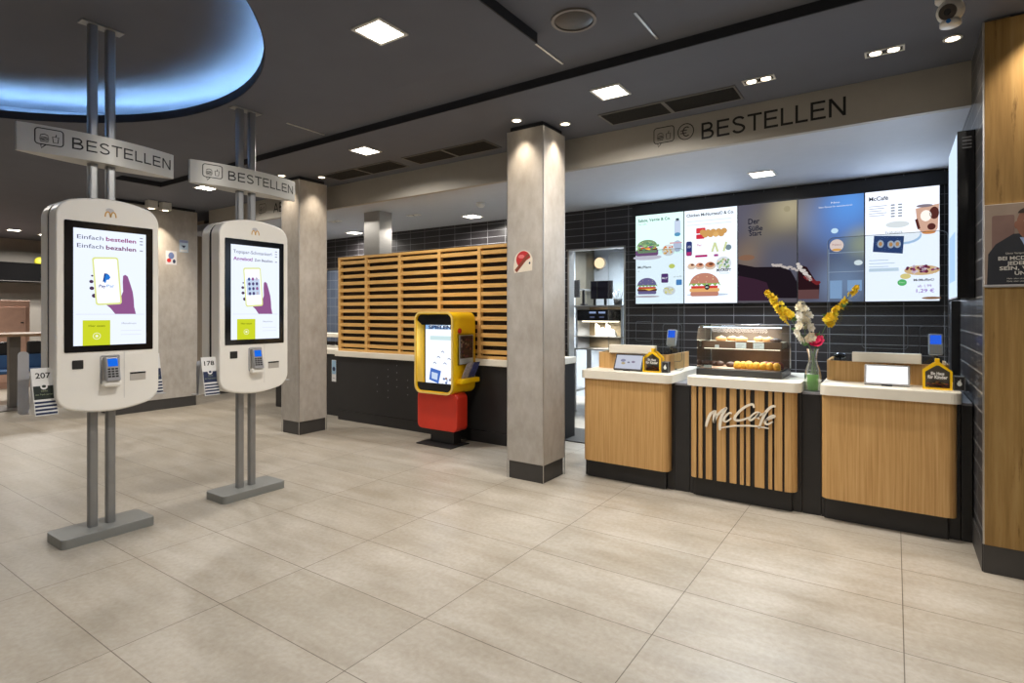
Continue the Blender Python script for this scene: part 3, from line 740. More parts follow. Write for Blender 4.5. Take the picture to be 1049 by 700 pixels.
uR = unit(-.408, .308, -.417, .33, 5.0, 'oak counter unit nearest the rustic wood wall')
# white script on the middle unit
ST = {'M1': [(-1.157, .541), (-1.145, .589), (-1.124, .638), (-1.094, .665)], 'M2': [(-1.092, .668), (-1.096, .622), (-1.1, .575)], 'M3': [(-1.1, .575), (-1.079, .627), (-1.041, .673), (-1.01, .695)], 'M4': [(-1.01, .695), (-1.044, .63), (-1.057, .568), (-1.057, .526)],
      'c': [(-.974, .655), (-.994, .657), (-1.022, .625), (-1.03, .6), (-1.012, .594), (-.977, .622)], 'C': [(-.825, .711), (-.832, .734), (-.863, .726), (-.908, .692), (-.945, .647), (-.955, .618), (-.934, .61), (-.897, .62), (-.86, .639)],
      'a': [(-.788, .681), (-.813, .68), (-.845, .649), (-.857, .627), (-.841, .624), (-.807, .655), (-.786, .679), (-.801, .645), (-.788, .637)], 'f': [(-.685, .732), (-.707, .732), (-.741, .697), (-.768, .641), (-.794, .568)],
      'fb': [(-.813, .644), (-.769, .673), (-.744, .688)], 'e': [(-.753, .628), (-.715, .648), (-.691, .663), (-.705, .667), (-.735, .645), (-.753, .615), (-.735, .604), (-.703, .626)], 'u': [(-1.05, .544), (-.977, .564), (-.885, .578), (-.807, .582), (-.726, .576)]}
WD = {'M1': .021, 'M2': .024, 'M3': .017, 'M4': .021, 'c': .015, 'C': .018, 'a': .014, 'f': .019, 'fb': .012, 'e': .015, 'u': .011}
b = MB(plain('white_letters', (236, 228, 212), .4, var=.01))
for k, pts in ST.items():
    P = catmull(pts, 6); n = len(P); w = WD[k]; Lq, Rq = [], []
    for i in range(n):
        a, c = P[max(i-1, 0)], P[min(i+1, n-1)]; dx, dz = c[0]-a[0], c[1]-a[1]; d = math.hypot(dx, dz) or 1
        ww = w*(.45+.55*math.sin(PI*min(1, max(0, (i+.6)/n)))**.6)/2
        Lq.append((P[i][0]-dz/d*ww, P[i][1]+dx/d*ww)); Rq.append((P[i][0]+dz/d*ww, P[i][1]-dx/d*ww))
    vs = [(p[0], y, p[1]) for y in (4.2575, 4.247) for p in Lq+Rq]; fs = []
    for i in range(n-1):
        fs += [(i, i+1, n+i+1, n+i), (2*n+i, 3*n+i, 3*n+i+1, 2*n+i+1), (i, 2*n+i, 2*n+i+1, i+1), (n+i, n+i+1, 3*n+i+1, 3*n+i)]
    b.add(vs, fs+[(0, n, 3*n, 2*n), (n-1, 3*n-1, 4*n-1, 2*n-1)])
l = b.build('lettering', uM); l['label'] = 'white raised script lettering'

# ------------------------------------------------------------------ things on the counter
def oak_screen(name, x0, x1, y0, y1, h, label, r=.06):
    t = thing(name, label, 'till screen', ((x0+x1)/2, y0, .906)); n = 8
    pts = [(x0, y1)]
    for i in range(n+1): a = PI+PI/2*i/n; pts.append((x0+r+r*math.cos(a), y0+r+r*math.sin(a)))
    for i in range(n+1): a = 1.5*PI+PI/2*i/n; pts.append((x1-r+r*math.cos(a), y0+r+r*math.sin(a)))
    pts.append((x1, y1)); th = .016; m = len(pts)
    inn = [(x0+th, y1)]
    for i in range(n+1): a = PI+PI/2*i/n; inn.append((x0+r+(r-th)*math.cos(a), y0+r+(r-th)*math.sin(a)))
    for i in range(n+1): a = 1.5*PI+PI/2*i/n; inn.append((x1-r+(r-th)*math.cos(a), y0+r+(r-th)*math.sin(a)))
    inn.append((x1-th, y1))
    z0, z1 = .906, .906+h
    vs = [(p[0], p[1], z) for z in (z0, z1) for ps in (pts, inn) for p in ps]; fs = []
    for i in range(m-1): fs += [(i, i+1, 2*m+i+1, 2*m+i), (m+i, 3*m+i, 3*m+i+1, m+i+1), (2*m+i, 2*m+i+1, 3*m+i+1, 3*m+i), (i, m+i, m+i+1, i+1)]
    fs += [(0, 2*m, 3*m, m), (m-1, 2*m-1, 4*m-1, 3*m-1)]
    MB(M_OAK).add(vs, fs).build('oak_surround', t)
    return t
tL = oak_screen('till_screen', -2.165, -1.525, 4.50, 5.05, .135, 'curved oak till surround with white shelf, on the unit by the column')
MB(M_WHITE).rbox(-2.03, -1.625, 4.462, 4.515, 1.042, 1.113, .004).build('white_shelf', tL)
tR = oak_screen('till_screen', -.405, .29, 4.56, 4.98, .14, 'curved oak till surround with white shelf, on the unit by the wood wall')
MB(M_WHITE).rbox(-.245, .143, 4.522, 4.575, 1.047, 1.113, .004).build('white_shelf', tR)

def tablet(xc, yf, w, label, bright):
    t = thing('customer_display', label, 'display', (xc, yf, .906)); h = .145; a = math.radians(28)
    def T(p, k): return (xc+p[0], yf+.012+p[1]*math.sin(a)-k*math.cos(a)*1, .912+p[1]*math.cos(a)+k*math.sin(a))
    MB(plain('display_bezel', (46, 45, 46), .35) if not bright else plain('display_bezel_light', (150, 148, 146), .4)).prism(rrect(w, h, .008, 3, 0, h/2), lambda p, k: T(p, k), -.014, 0, .003).build('casing', t)
    mb = MB(); cv = Canvas(mb, (0, 0, 0), (1, 0, 0), (0, 0, 1), (0, -1, 0), warp=lambda x, y, k: T((x, y), k+.0006))
    q = .012
    cv.rect(-w/2+q, q, w/2-q, h-q, I((248, 250, 255), 1.25) if bright else I((206, 210, 224), .85)).up()
    if not bright:
        for (x, y, rx, c) in ((-.05, .085, .022, (150, 150, 175)), (-.045, .06, .018, (190, 175, 140)), (.0, .07, .012, (130, 130, 150)), (.04, .075, .016, (150, 140, 160))): cv.ell(x, y, rx, rx*.6, I(c, .8))
    mb.build('picture', t)
    MB(M_BLACK).rbox(xc-.03, xc+.03, yf+.0, yf+.08, .906, .916, .003).build('foot', t)
tablet(-1.825, 4.352, .25, 'tilted black framed display on the unit by the column', False)
tablet(-.045, 4.39, .25, 'glowing white tilted display on the unit by the wood wall', True)

def card_terminal(x, y, z0, label):
    t = thing('card_terminal', label, 'card terminal', (x, y, z0))
    MB(M_BLACK).tube([(x, y+.03, z0), (x, y+.03, z0+.15), (x, y+.012, z0+.19)], .012, 10).build('stand', t)
    MB(M_BLACK).lathe([(.045, 0), (.045, .008), (.015, .014)], x, y+.03, 20, base=z0).build('foot', t)
    a = math.radians(16)
    def T(px, pz, k): return (x+px, y+pz*math.sin(a)-k*math.cos(a), z0+.185+pz*math.cos(a)+k*math.sin(a))
    body = MB(plain('terminal_silver', (218, 220, 224), .4)).prism(rrect(.078, .14, .010, 3, 0, .09), lambda p, k: T(p[0], p[1], k), -.03, .0, .005).build('casing', t)
    b = MB(I((44, 104, 240), .95)); b.add([T(-.03, .088, .001), T(.03, .088, .001), T(.03, .15, .001), T(-.03, .15, .001)], [(0, 1, 2, 3)]); b.build('screen', t)
    b = MB(plain('terminal_keys', (232, 222, 212), .5))
    for i in range(3):
        for j in range(4): b.prism(rrect(.017, .010, .002, 2, -.021+.021*i, .076-.014*j), lambda p, k: T(p[0], p[1], k), 0, .003)
    b.build('keypad', t)
card_terminal(-1.563, 4.66, .906, 'card terminal on a stand on the unit by the column')
card_terminal(.222, 4.62, .906, 'card terminal on a stand on the unit by the wood wall')

def donation_house(xc, yf, label):
    t = thing('donation_box', label, 'donation box', (xc, yf, .906)); z = .906; w = .146; hw = .115; hp = .165; d = .09
    outer = [(-w/2, 0), (w/2, 0), (w/2, hw), (.016, hp), (-.016, hp), (-w/2, hw)]
    inner = [(-w/2+.011, .010), (w/2-.011, .010), (w/2-.011, hw-.005), (.007, hp-.015), (-.007, hp-.015), (-w/2+.011, hw-.005)]
    mp = lambda p, k: (xc+p[0], k, z+p[1])
    MB(M_YEL).frame(outer, inner, mp, yf, yf+.012).frame(outer, inner, mp, yf+d-.012, yf+d).build('house_frame', t)
    MB(M_YEL).box(xc-w/2, xc+w/2, yf+.012, yf+d-.012, z, z+.01).build('floor_plate', t)
    MB(M_YEL).rbox(xc-.012, xc+.012, yf+.02, yf+d-.02, z+hp-.006, z+hp+.026, .003).build('chimney', t)
    MB(M_ACRYL).add([mp(p, yf+.006) for p in inner], [tuple(range(6))]).build('window', t)
    MB(plain('dark_sheet_grey', (84, 78, 72), .4)).add([mp(p, yf+d*.55) for p in inner], [tuple(range(6))]).build('dark_sheet', t)  # dark sheet added so the inside of the house looks dark grey
    mb = MB(); cv = Canvas(mb, (xc, yf+.004, z), (1, 0, 0), (0, 0, 1), (0, -1, 0)); wh = plain('donation_letters', (236, 234, 230), .5)
    cv.text('Ein Haus', 0, .092, .017, wh, w=.066, align='c', bold=.03); cv.text('für Kinder', 0, .068, .020, wh, w=.10, align='c', bold=.03)
    mb.build('lettering', t)
    b = MB()
    cs = [plain('copper_coin', (176, 96, 60), .35, metal=.7), plain('red_coin', (170, 60, 60), .4), plain('gold_coin', (200, 160, 80), .35, metal=.7), plain('dark_coin', (70, 48, 40), .4)]
    for i in range(46):
        b.m(random.choice(cs)); px = random.uniform(-w/2+.024, w/2-.024); pz = random.uniform(.012, .05*(1-abs(px)/w)); py = random.uniform(.02, d-.022)
        b.prism(circ(.010, 10, xc+px, yf+py), XY, z+pz, z+pz+.003)
    o = b.build('coin', t); tag(o, 'loose heap of coins', kind='stuff')
    return t
donation_house(-1.617, 4.368, 'yellow house-shaped donation box on the unit by the column')
donation_house(.218, 4.365, 'yellow house-shaped donation box on the unit by the wood wall')
def pay_box(x0, y, label):
    t = thing('contactless_box', label, 'label box', (x0, y, .906))
    MB(M_BLACK).rbox(x0, x0+.056, y, y+.05, .906, .995, .003).build('casing', t)
    mb = MB(); cv = Canvas(mb, (x0+.028, y-.0003, .906), (1, 0, 0), (0, 0, 1), (0, -1, 0)); wh = plain('white_mark', (220, 224, 220), .5)
    cv.line(rrect(.05, .083, .004, 2, 0, .0445), .0016, plain('grey_line', (176, 176, 178), .5), True)
    cv.ell(0, .042, .012, .014, wh); cv.rect(-.007, .055, .008, .06, wh); cv.line([(0, .058), (.006, .07)], .003, wh)
    mb.build('mark', t)
pay_box(-1.538, 4.375, 'small black box with white mark beside the donation box by the column')
pay_box(.297-.0, 4.375, 'small black box with white mark at the end of the unit by the wood wall')
def scanner(x, y, z, label):
    t = thing('hand_scanner', label, 'scanner', (x, y, z))
    MB(M_BLACK).lathe([(.03, 0), (.034, .01), (.026, .03), (.012, .036)], x, y, 16, base=z).build('base', t)
    MB(M_BLACKG).ball((x, y, z+.055), .03, 14, (1.25, .9, .75)).build('scanner_head', t)
for (x, y, lab) in ((-2.05, 4.6, 'black scanner behind the oak surround by the column'), (-.325, 4.66, 'black scanner behind the oak surround by the wood wall')):
    t = thing('scanner_stand', lab, 'scanner', (x, y, .906))
    MB(M_BLACK).lathe([(.035, 0), (.035, .006), (.009, .012), (.009, .15)], x, y, 16, base=.906).build('pole', t)
    MB(M_BLACKG).ball((x, y, 1.075), .032, 14, (1.3, .9, .7)).build('scanner_head', t)

def spit_guard(x0, x1, y, z1, label, slots):
    t = thing('acrylic_guard', label, 'acrylic guard', ((x0+x1)/2, y, .906))
    MB(M_ACRYL).prism(rrect(x1-x0, z1-.906, .04, 5, (x0+x1)/2, (z1+.906)/2), XZ, y, y+.005).build('pane', t)
    b = MB(M_RIM)
    ol = rrect(x1-x0, z1-.906, .04, 5, (x0+x1)/2, (z1+.906)/2)
    b.tube([(p[0], y+.0025, p[1]) for p in ol+ol[:1]], .0018, 6, False); b.build('edge', t)
    for (a, c, z0_, z1_) in slots:
        ol = rrect(c-a, z1_-z0_, .02, 4, (a+c)/2, (z0_+z1_)/2)
        MB(M_RIM).tube([(p[0], y+.0025, p[1]) for p in ol+ol[:1]], .0016, 6, False).build('cutout_edge', t)
spit_guard(-2.12, -1.44, 4.64, 1.92, 'clear acrylic guard above the unit by the column', [(-1.86, -1.72, 1.14, 1.31), (-1.62, -1.46, .98, 1.29)])
spit_guard(-.40, .285, 4.61, 1.92, 'clear acrylic guard above the unit by the wood wall', [(-.19, .07, 1.14, 1.30), (.135, .275, .98, 1.295)])

# pastry case
cx0, cx1, cy0, cy1, cz = -1.272, -.668, 4.40, 4.82, .906
t = thing('pastry_case', 'glass pastry display case on the slatted unit', 'display case', ((cx0+cx1)/2, cy0, cz))
MB(M_BLACK).rbox(cx0, cx1, cy0, cy1, cz, cz+.05, .004).build('base', t)
prof = [(cy0+.004, cz+.05), (cy0+.004, cz+.27)]+[(cy0+.104-.1*math.cos(PI/2*i/8), cz+.27+.11*math.sin(PI/2*i/8)) for i in range(1, 9)]+[(cy1-.004, cz+.38)]
b = MB(M_GLASS); k = len(prof)
b.add([(x, p[0], p[1]) for x in (cx0+.004, cx1-.004) for p in prof], [(i, i+1, k+i+1, k+i) for i in range(k-1)]); b.build('front_glass', t)
for x in (cx0+.004, cx1-.004): MB(M_GLASS).add([(x, p[0], p[1]) for p in prof]+[(x, cy1-.004, cz+.05)], [tuple(range(k+1))]).build('side_glass', t)
b = MB(M_METTRIM)
for x in (cx0+.004, cx1-.004):
    b.tube([(x, cy1-.004, cz+.05), (x, cy1-.004, cz+.38)], .005, 6)
b.tube([(cx0+.004, cy1-.004, cz+.38), (cx1-.004, cy1-.004, cz+.38)], .006, 6); b.build('edge_rail', t)
MB(emi((225, 238, 255), 3.0, 'case_strip_light')).rbox(cx0+.02, cx1-.02, cy0+.12, cy0+.135, cz+.362, cz+.37, .003).build('strip_or_fill_light', t)
M_BROWN = plain('brown_backing', (112, 82, 62), .6)
MB(plain('case_back', (128, 112, 102), .4, var=.2)).box(cx0+.01, cx1-.01, cy1-.012, cy1-.006, cz+.05, cz+.37).build('rear_panel', t)
s1z = cz+.205
b = MB(M_GLASS).box(cx0+.012, cx1-.012, cy0+.10, cy1-.02, s1z, s1z+.006); b.build('glass_shelf', t)
MB(plain('cream_tray', (196, 178, 150), .5)).rbox(cx0+.02, cx1-.02, cy0+.11, cy1-.03, s1z+.006, s1z+.05, .003).build('shelf_tray', t)
MB(M_BROWN).rbox(cx0+.012, cx1-.012, cy0+.098, cy0+.104, s1z, s1z+.055, .001).build('shelf_edge', t)
MB(plain('tray_brown', (168, 134, 112), .5)).box(cx0+.02, cx1-.02, cy0+.02, cy1-.02, cz+.05, cz+.056).build('tray', t)
MB(emi((255, 236, 208), 2.0, 'case_shelf_fill')).box(cx0+.03, cx1-.03, cy0+.112, cy0+.12, s1z-.006, s1z-.001).build('strip_or_fill_light', t)  # glowing strip and its lamp added to brighten the lower cakes
lamp('AREA', ((cx0+cx1)/2, cy0+.13, s1z-.008), 3.2, (1, .93, .82), .4, aim=(0, -.25, -1))
lamp('AREA', ((cx0+cx1)/2, cy0+.2, cz+.36), 3, (1, .95, .88), .4)
def card(x, y, z, label, w=.055, h=.034, group='price cards in the pastry case'):
    o = MB(M_PRINTW).box(x-w/2, x+w/2, y, y+.002, z, z+h).build('price_card'); tag(o, label, 'price card', group)
    mb = MB(); cv = Canvas(mb, (x, y-.0002, z), (1, 0, 0), (0, 0, 1), (0, -1, 0))
    for i in range(2): cv.rect(-w*.35, h*(.3+.3*i), w*(.1+.2*i), h*(.38+.3*i), M_GREYTXT)
    mb.build('print', o)
card(-.965, cy0+.094, s1z+.003, 'white price card on shelf edge, inner of the two', .075, .044)
card(-.84, cy0+.094, s1z+.003, 'white price card on shelf edge, nearest the case corner', .075, .044)
card(-1.19, cy0+.02, cz+.0575, 'white price card low in the case near its far end', .06, .02)
card(-1.14, cy0+.094, s1z+.003, 'small pale card at the middle of the upper shelf edge', .03, .022)
def bun(name, x, y, z, r, mat, label, group, flat=.62, topm=None):
    t = thing(name, label, 'pastry', (x, y, z), group)
    MB(mat).lathe([(r*.7, 0), (r*.95, r*.18), (r, r*.4), (r*.9, r*flat*1.2), (r*.55, r*flat*1.55), (0, r*flat*1.7)], x, y, 16, base=z, caps=False).build('cake', t)
    if topm:
        q = MB(topm)
        for i in range(9):
            a = random.uniform(0, 2*PI); d = random.uniform(0, r*.7); q.ball((x+d*math.cos(a), y+d*math.sin(a), z+r*flat*1.6-d*.35), r*.16, 6)
        q.build('topping', t)
    return t
M_YP = plain('yellow_cake', (236, 168, 48), .55, var=.25, scale=60); M_DK = plain('chocolate_cake', (70, 40, 28), .5, var=.2, scale=60)
M_CR = plain('golden_crust', (186, 140, 92), .55, var=.2, scale=60); M_CRM = plain('cream_topping', (232, 214, 180), .6); M_RB = plain('russet_cake', (132, 62, 44), .5, var=.2, scale=60)
pr = bun('muffin', -.985, cy0+.08, cz+.056, .029, M_YP, 'golden yellow cake in the front row on the case floor', 'yellow cakes in the pastry case', 1.15)
for i in range(1, 8):
    q = copy_tree(pr); q.location = (-.99+.046*i if i < 7 else -.92, cy0+.08 if i < 7 else cy0+.155, cz+.056)
    if i == 7: q['label'] = 'golden yellow cake set behind the front row'
pr2 = bun('muffin', -.80, cy0+.16, cz+.056, .034, M_RB, 'russet cake in the second row on the case floor', 'russet cakes in the pastry case', 1.0, M_DK)
for i in range(1, 3): q = copy_tree(pr2); q.location = (-.80+.045*i-.0, cy0+.16, cz+.056)
pr3 = bun('muffin', -1.06, cy0+.2, cz+.056, .038, M_DK, 'dark chocolate cake at the rear of the case floor', 'chocolate cakes in the pastry case')
for i in range(1, 5): q = copy_tree(pr3); q.location = (-1.06-.05*i if i > 1 else -1.01+.0, cy0+.22+.012*i, cz+.056)
pr4 = bun('pastry_roll', -.98, cy0+.2, s1z+.05, .045, M_CR, 'golden pastry on the upper glass shelf', 'golden pastries on the upper shelf', .5, M_CRM)
for i in range(1, 6):
    q = copy_tree(pr4); q.location = (-1.22+.075*i+(.05 if i > 3 else 0), cy0+.24 if i % 2 else cy0+.3, s1z+.05)
pr5 = bun('brownie', -.74, cy0+.2, s1z+.05, .042, M_DK, 'dark brownie on the upper shelf near the case corner', 'dark brownies on the upper shelf', .45)
q = copy_tree(pr5); q.location = (-.79, cy0+.28, s1z+.05); q['label'] = 'dark brownie on the upper shelf behind the corner one'

# vase with flowers on the stone top
vx, vy, vz = -.474, 4.42, .838
t = thing('glass_vase', 'clear glass carafe vase with green water on the stone top', 'vase', (vx, vy, vz))
vp = [(.048, .0), (.053, .008), (.053, .11), (.046, .15), (.032, .19), (.027, .22), (.031, .26), (.042, .295)]
MB(glass_mat('vase_glass', (250, 253, 250), .3, haze=.09)).lathe(vp, vx, vy, 28, base=vz, caps=False).build('glass', t)
tw = NT('green_water'); tr = tw.n('ShaderNodeBsdfTransparent'); tr.inputs[0].default_value = (*lin((190, 245, 150)), 1)
df = tw.n('ShaderNodeBsdfDiffuse'); df.inputs[0].default_value = (*lin((104, 158, 66)), 1); tl = tw.n('ShaderNodeBsdfTranslucent'); tl.inputs[0].default_value = (*lin((120, 186, 84)), 1)
m1 = tw.n('ShaderNodeMixShader'); m1.inputs[0].default_value = .45; tw.l(df.outputs[0], m1.inputs[1]); tw.l(tl.outputs[0], m1.inputs[2])
mx = tw.n('ShaderNodeMixShader'); mx.inputs[0].default_value = .85; tw.l(tr.outputs[0], mx.inputs[1]); tw.l(m1.outputs[0], mx.inputs[2]); tw.l(mx.outputs[0], tw.out.inputs[0])
MB(tw.m).lathe([(0, .009), (.0515, .010), (.0518, .112), (0, .112)], vx, vy, 28, base=vz, caps=False).build('water', t)
M_STEM = plain('stem_green', (74, 104, 54), .6); M_LEAF = plain('leaf_green', (88, 128, 70), .55, var=.25, scale=30)
M_YF = plain('yellow_petal', (252, 222, 56), .6, var=.18, scale=60); M_YO = plain('deep_yellow_petal', (248, 204, 36), .6, var=.15, scale=60)
M_WF = plain('white_petal', (240, 238, 228), .6, var=.1, scale=60); M_PF = plain('pink_petal', (214, 40, 92), .55, var=.2, scale=60)
def petals(mat, r, cup=.5, n=6, heart=None):
    b = MB(mat)
    for ring in range(2):
        for i in range(n):
            a = 2*PI*(i+.5*ring)/n+random.uniform(-.2, .2); rr = r*(1-.35*ring); lift = .35+.5*ring
            tip = Vector((math.cos(a)*rr, math.sin(a)*rr, rr*lift*cup)); sd = Vector((-math.sin(a), math.cos(a), 0))*rr*.45
            mid = tip*.6+Vector((0, 0, -rr*.1))
            b.add([(0, 0, 0), mid+sd, tip+sd*.35, tip-sd*.35, mid-sd], [(0, 1, 2, 3, 4)])
    if heart: b.m(heart).ball((0, 0, r*.12), r*.22, 8)
    me = b
    return me
def spray(name, label, path, rs, mats, sizes, n, t0=.45, leaves=2):
    t = thing(name, label, 'flower', path[0]); P = catmull(path, 8); P = [Vector(p) for p in P]
    MB(M_STEM).tube(P, [.0035*(1-.5*i/len(P)) for i in range(len(P))], 6).build('stem', t)
    protos = []
    for k, m in enumerate(mats):
        o = petals(m, 1.0, .8, 6, mats[(k+1) % len(mats)]).build('blossom', None); o.parent = t; protos.append(o)
    used = [False]*len(protos)
    for i in range(n):
        f = t0+(1-t0)*(i+.5)/n; p = P[min(len(P)-1, int(f*(len(P)-1)))]; k = i % len(protos)
        if not used[k]: o = protos[k]; used[k] = True
        else: o = protos[k].copy(); COL.objects.link(o)
        o.parent = t; sp = rs*(1.1-.75*(f-t0)/(1-t0))
        off = Vector((random.uniform(-1, 1), random.uniform(-.8, .8), random.uniform(-.8, .8)))
        off = off.normalized()*sp*random.uniform(.5, 1); s = sizes[0]+(sizes[1]-sizes[0])*(f-t0)/(1-t0)
        o.location = p+off-Vector(path[0]); o.scale = (s, s, s)
        dirn = (off.normalized()+Vector((0, -.6, .3))).normalized(); o.rotation_euler = dirn.to_track_quat('Z', 'Y').to_euler()
    for i in range(leaves):
        f = t0*(.75+.22*i); p = P[int(f*(len(P)-1))]; a = random.uniform(-.6, .6)+(0 if i % 2 else PI); L = .06
        d = Vector((math.cos(a), -.4, .4)).normalized(); sd = d.cross(Vector((0, 1, 0))).normalized()*L*.3
        MB(M_LEAF).add([p, p+d*L*.4+sd, p+d*L, p+d*L*.4-sd], [(0, 1, 2, 3)]).build('leaf', t)
    return t
vb = lambda dx, dy: (vx+dx, vy+dy, vz+.03)
nk = lambda dx, dy: (vx+dx, vy+dy, vz+.25)
spray('flower_spray', 'yellow flower spray leaning toward the pastry case', [vb(.02, 0), nk(.0, .0), (-.585, 4.40, 1.30), (-.66, 4.38, 1.40), (-.765, 4.36, 1.545)], .034, [M_YF, M_YO], (.030, .017), 44, .60)
spray('flower_spray', 'yellow flower spray leaning toward the wood wall', [vb(-.02, .01), nk(.008, .0), (-.40, 4.41, 1.28), (-.345, 4.40, 1.38), (-.195, 4.38, 1.57)], .028, [M_YF, M_YO], (.031, .016), 48, .58, 4)
spray('flower_spray', 'white flower spray between the two yellow sprays', [vb(0, -.02), nk(-.004, -.006), (-.515, 4.39, 1.22), (-.525, 4.38, 1.36), (-.545, 4.37, 1.45)], .055, [M_WF, plain('cream_petal', (240, 232, 206), .6)], (.036, .024), 34, .50)
t = thing('pink_flower', 'single pink flower at the vase mouth', 'flower', vb(.01, .015))
MB(M_STEM).tube([vb(.01, .015), nk(.006, .004), (vx+.022, vy-.02, vz+.335)], .003, 6).build('stem', t)
o = petals(M_PF, .05, 1.0, 9).map(lambda p: (p[0]+vx+.024, p[1]*.6-p[2]*.7+vy-.024, p[2]*.8+p[1]*.9+vz+.345)).build('blossom', t)
for k, (a, b_, c_) in enumerate(((.045, -.02, .42), (.075, .0, .40), (.06, .01, .36), (-.07, 0, .40))):
    p = Vector((vx+.02, vy, vz+.3)); q = Vector((vx+a, vy+b_, vz+c_)); sd = Vector((.014, -.004, -.012))
    MB(M_LEAF).add([p, p.lerp(q, .5)+sd, q, p.lerp(q, .5)-sd], [(0, 1, 2, 3)]).build('leaf', t)

# ------------------------------------------------------------------ menu screens
def burger(cv, cx, cy, w, h, bun=(206, 150, 96), chick=False, dark=False):
    bn = I(bun); lt = I((140, 176, 90)); tm = I((206, 60, 56)); pt = I((96, 60, 44)); ch = I((250, 200, 90))
    cv.rect(cx-w*.44, cy-h*.48, cx+w*.44, cy-h*.28, bn, h*.08); cv.up()
    cv.rect(cx-w*.47, cy-h*.30, cx+w*.47, cy-h*.16, I((226, 172, 110)) if chick else pt, h*.05); cv.up()
    if not chick: cv.poly([(cx-w*.46, cy-h*.16), (cx+w*.46, cy-h*.16), (cx+w*.3, cy-h*.2), (cx+.1*w, cy-h*.28), (cx-w*.1, cy-h*.19)], ch)
    cv.up(); cv.rect(cx-w*.42, cy-h*.16, cx+w*.42, cy-h*.06, tm, h*.04); cv.up()
    wav = [(cx-w*.5+w*i/12, cy+h*(.02 if i % 2 else -.07)) for i in range(13)]
    cv.poly(wav+[(cx+w*.46, cy+h*.08), (cx-w*.46, cy+h*.08)], lt); cv.up()
    cv.ell(cx, cy+h*.04, w*.45, h*.42, bn, 0, 180, 20); cv.up()
    for i in range(8): cv.ell(cx+w*.3*math.cos(i*.9+.4), cy+h*(.2+.12*math.sin(i*2.1)), w*.014, h*.014, I((250, 226, 180)))
    cv.up()
def bowl(cv, cx, cy, w, h, cols):
    cv.ell(cx, cy, w/2, h/2, I((214, 220, 226))); cv.up()
    for i in range(22): cv.ell(cx+random.uniform(-.36, .36)*w, cy+random.uniform(-.28, .3)*h, w*.07, h*.08, I(random.choice(cols)))
    cv.up()
PW, PH, PZ = .5672, 1.032, 1.487
PX = -2.506
YS = 6.24
def glow_picture(name, base, glows, strength):
    """video picture: soft out-of-focus lights over a plain ground; glows = (x, z, radius, colour)"""
    t = NT(name); g = t.n('ShaderNodeNewGeometry'); col = None
    for (x, z, r, c) in glows:
        d = t.n('ShaderNodeVectorMath', operation='DISTANCE'); d.inputs[1].default_value = (x, YS, z); t.l(g.outputs['Position'], d.inputs[0])
        m = t.n('ShaderNodeMapRange'); m.interpolation_type = 'SMOOTHSTEP'; m.inputs[1].default_value = 0; m.inputs[2].default_value = r; m.inputs[3].default_value = 1; m.inputs[4].default_value = 0
        t.l(d.outputs['Value'], m.inputs[0]); col = t.mix(m.outputs[0], lin(base) if col is None else col, lin(c))
    e = t.n('ShaderNodeEmission'); e.inputs[1].default_value = strength; t.l(col, e.inputs[0]); t.l(e.outputs[0], t.out.inputs[0]); return t.m
def dark_picture():
    x = PX+2*PW
    return glow_picture('dark_video_picture', (84, 80, 88), ((x+.05, PZ+.9, .5, (92, 90, 104)), (x+.12, PZ+.5, .3, (120, 104, 92)), (x+.4, PZ+.78, .42, (122, 114, 98)), (x+.5, PZ+.95, .3, (170, 160, 132)), (x+.45, PZ+.45, .4, (86, 88, 104))), 1)
def blue_picture():
    x = PX+3*PW
    return glow_picture('blue_video_picture', (84, 88, 104), ((x+.05, PZ+.85, .4, (128, 126, 126)), (x+.1, PZ+.3, .5, (80, 80, 100)), (x+.4, PZ+.8, .5, (92, 130, 196)), (x+.45, PZ+.95, .32, (92, 150, 226)), (x+.56, PZ+.55, .25, (150, 158, 140)), (x+.4, PZ+.2, .35, (116, 136, 168))), 1)
labels = ['menu screen showing vegetable burgers, first from the kitchen doorway', 'menu screen with chicken nuggets heading and one large burger', 'dark video screen with a chocolate cake, beside the nugget menu',
          'bluish video screen between the dark one and the coffee menu', 'bright coffee menu screen nearest the tiled return wall']
bg = [I((228, 242, 250), 1.2), I((230, 240, 252), 1.2), dark_picture(), blue_picture(), I((234, 240, 255), 1.25)]
ink = I((40, 44, 52), .7); gtx = I((150, 158, 168), .85)
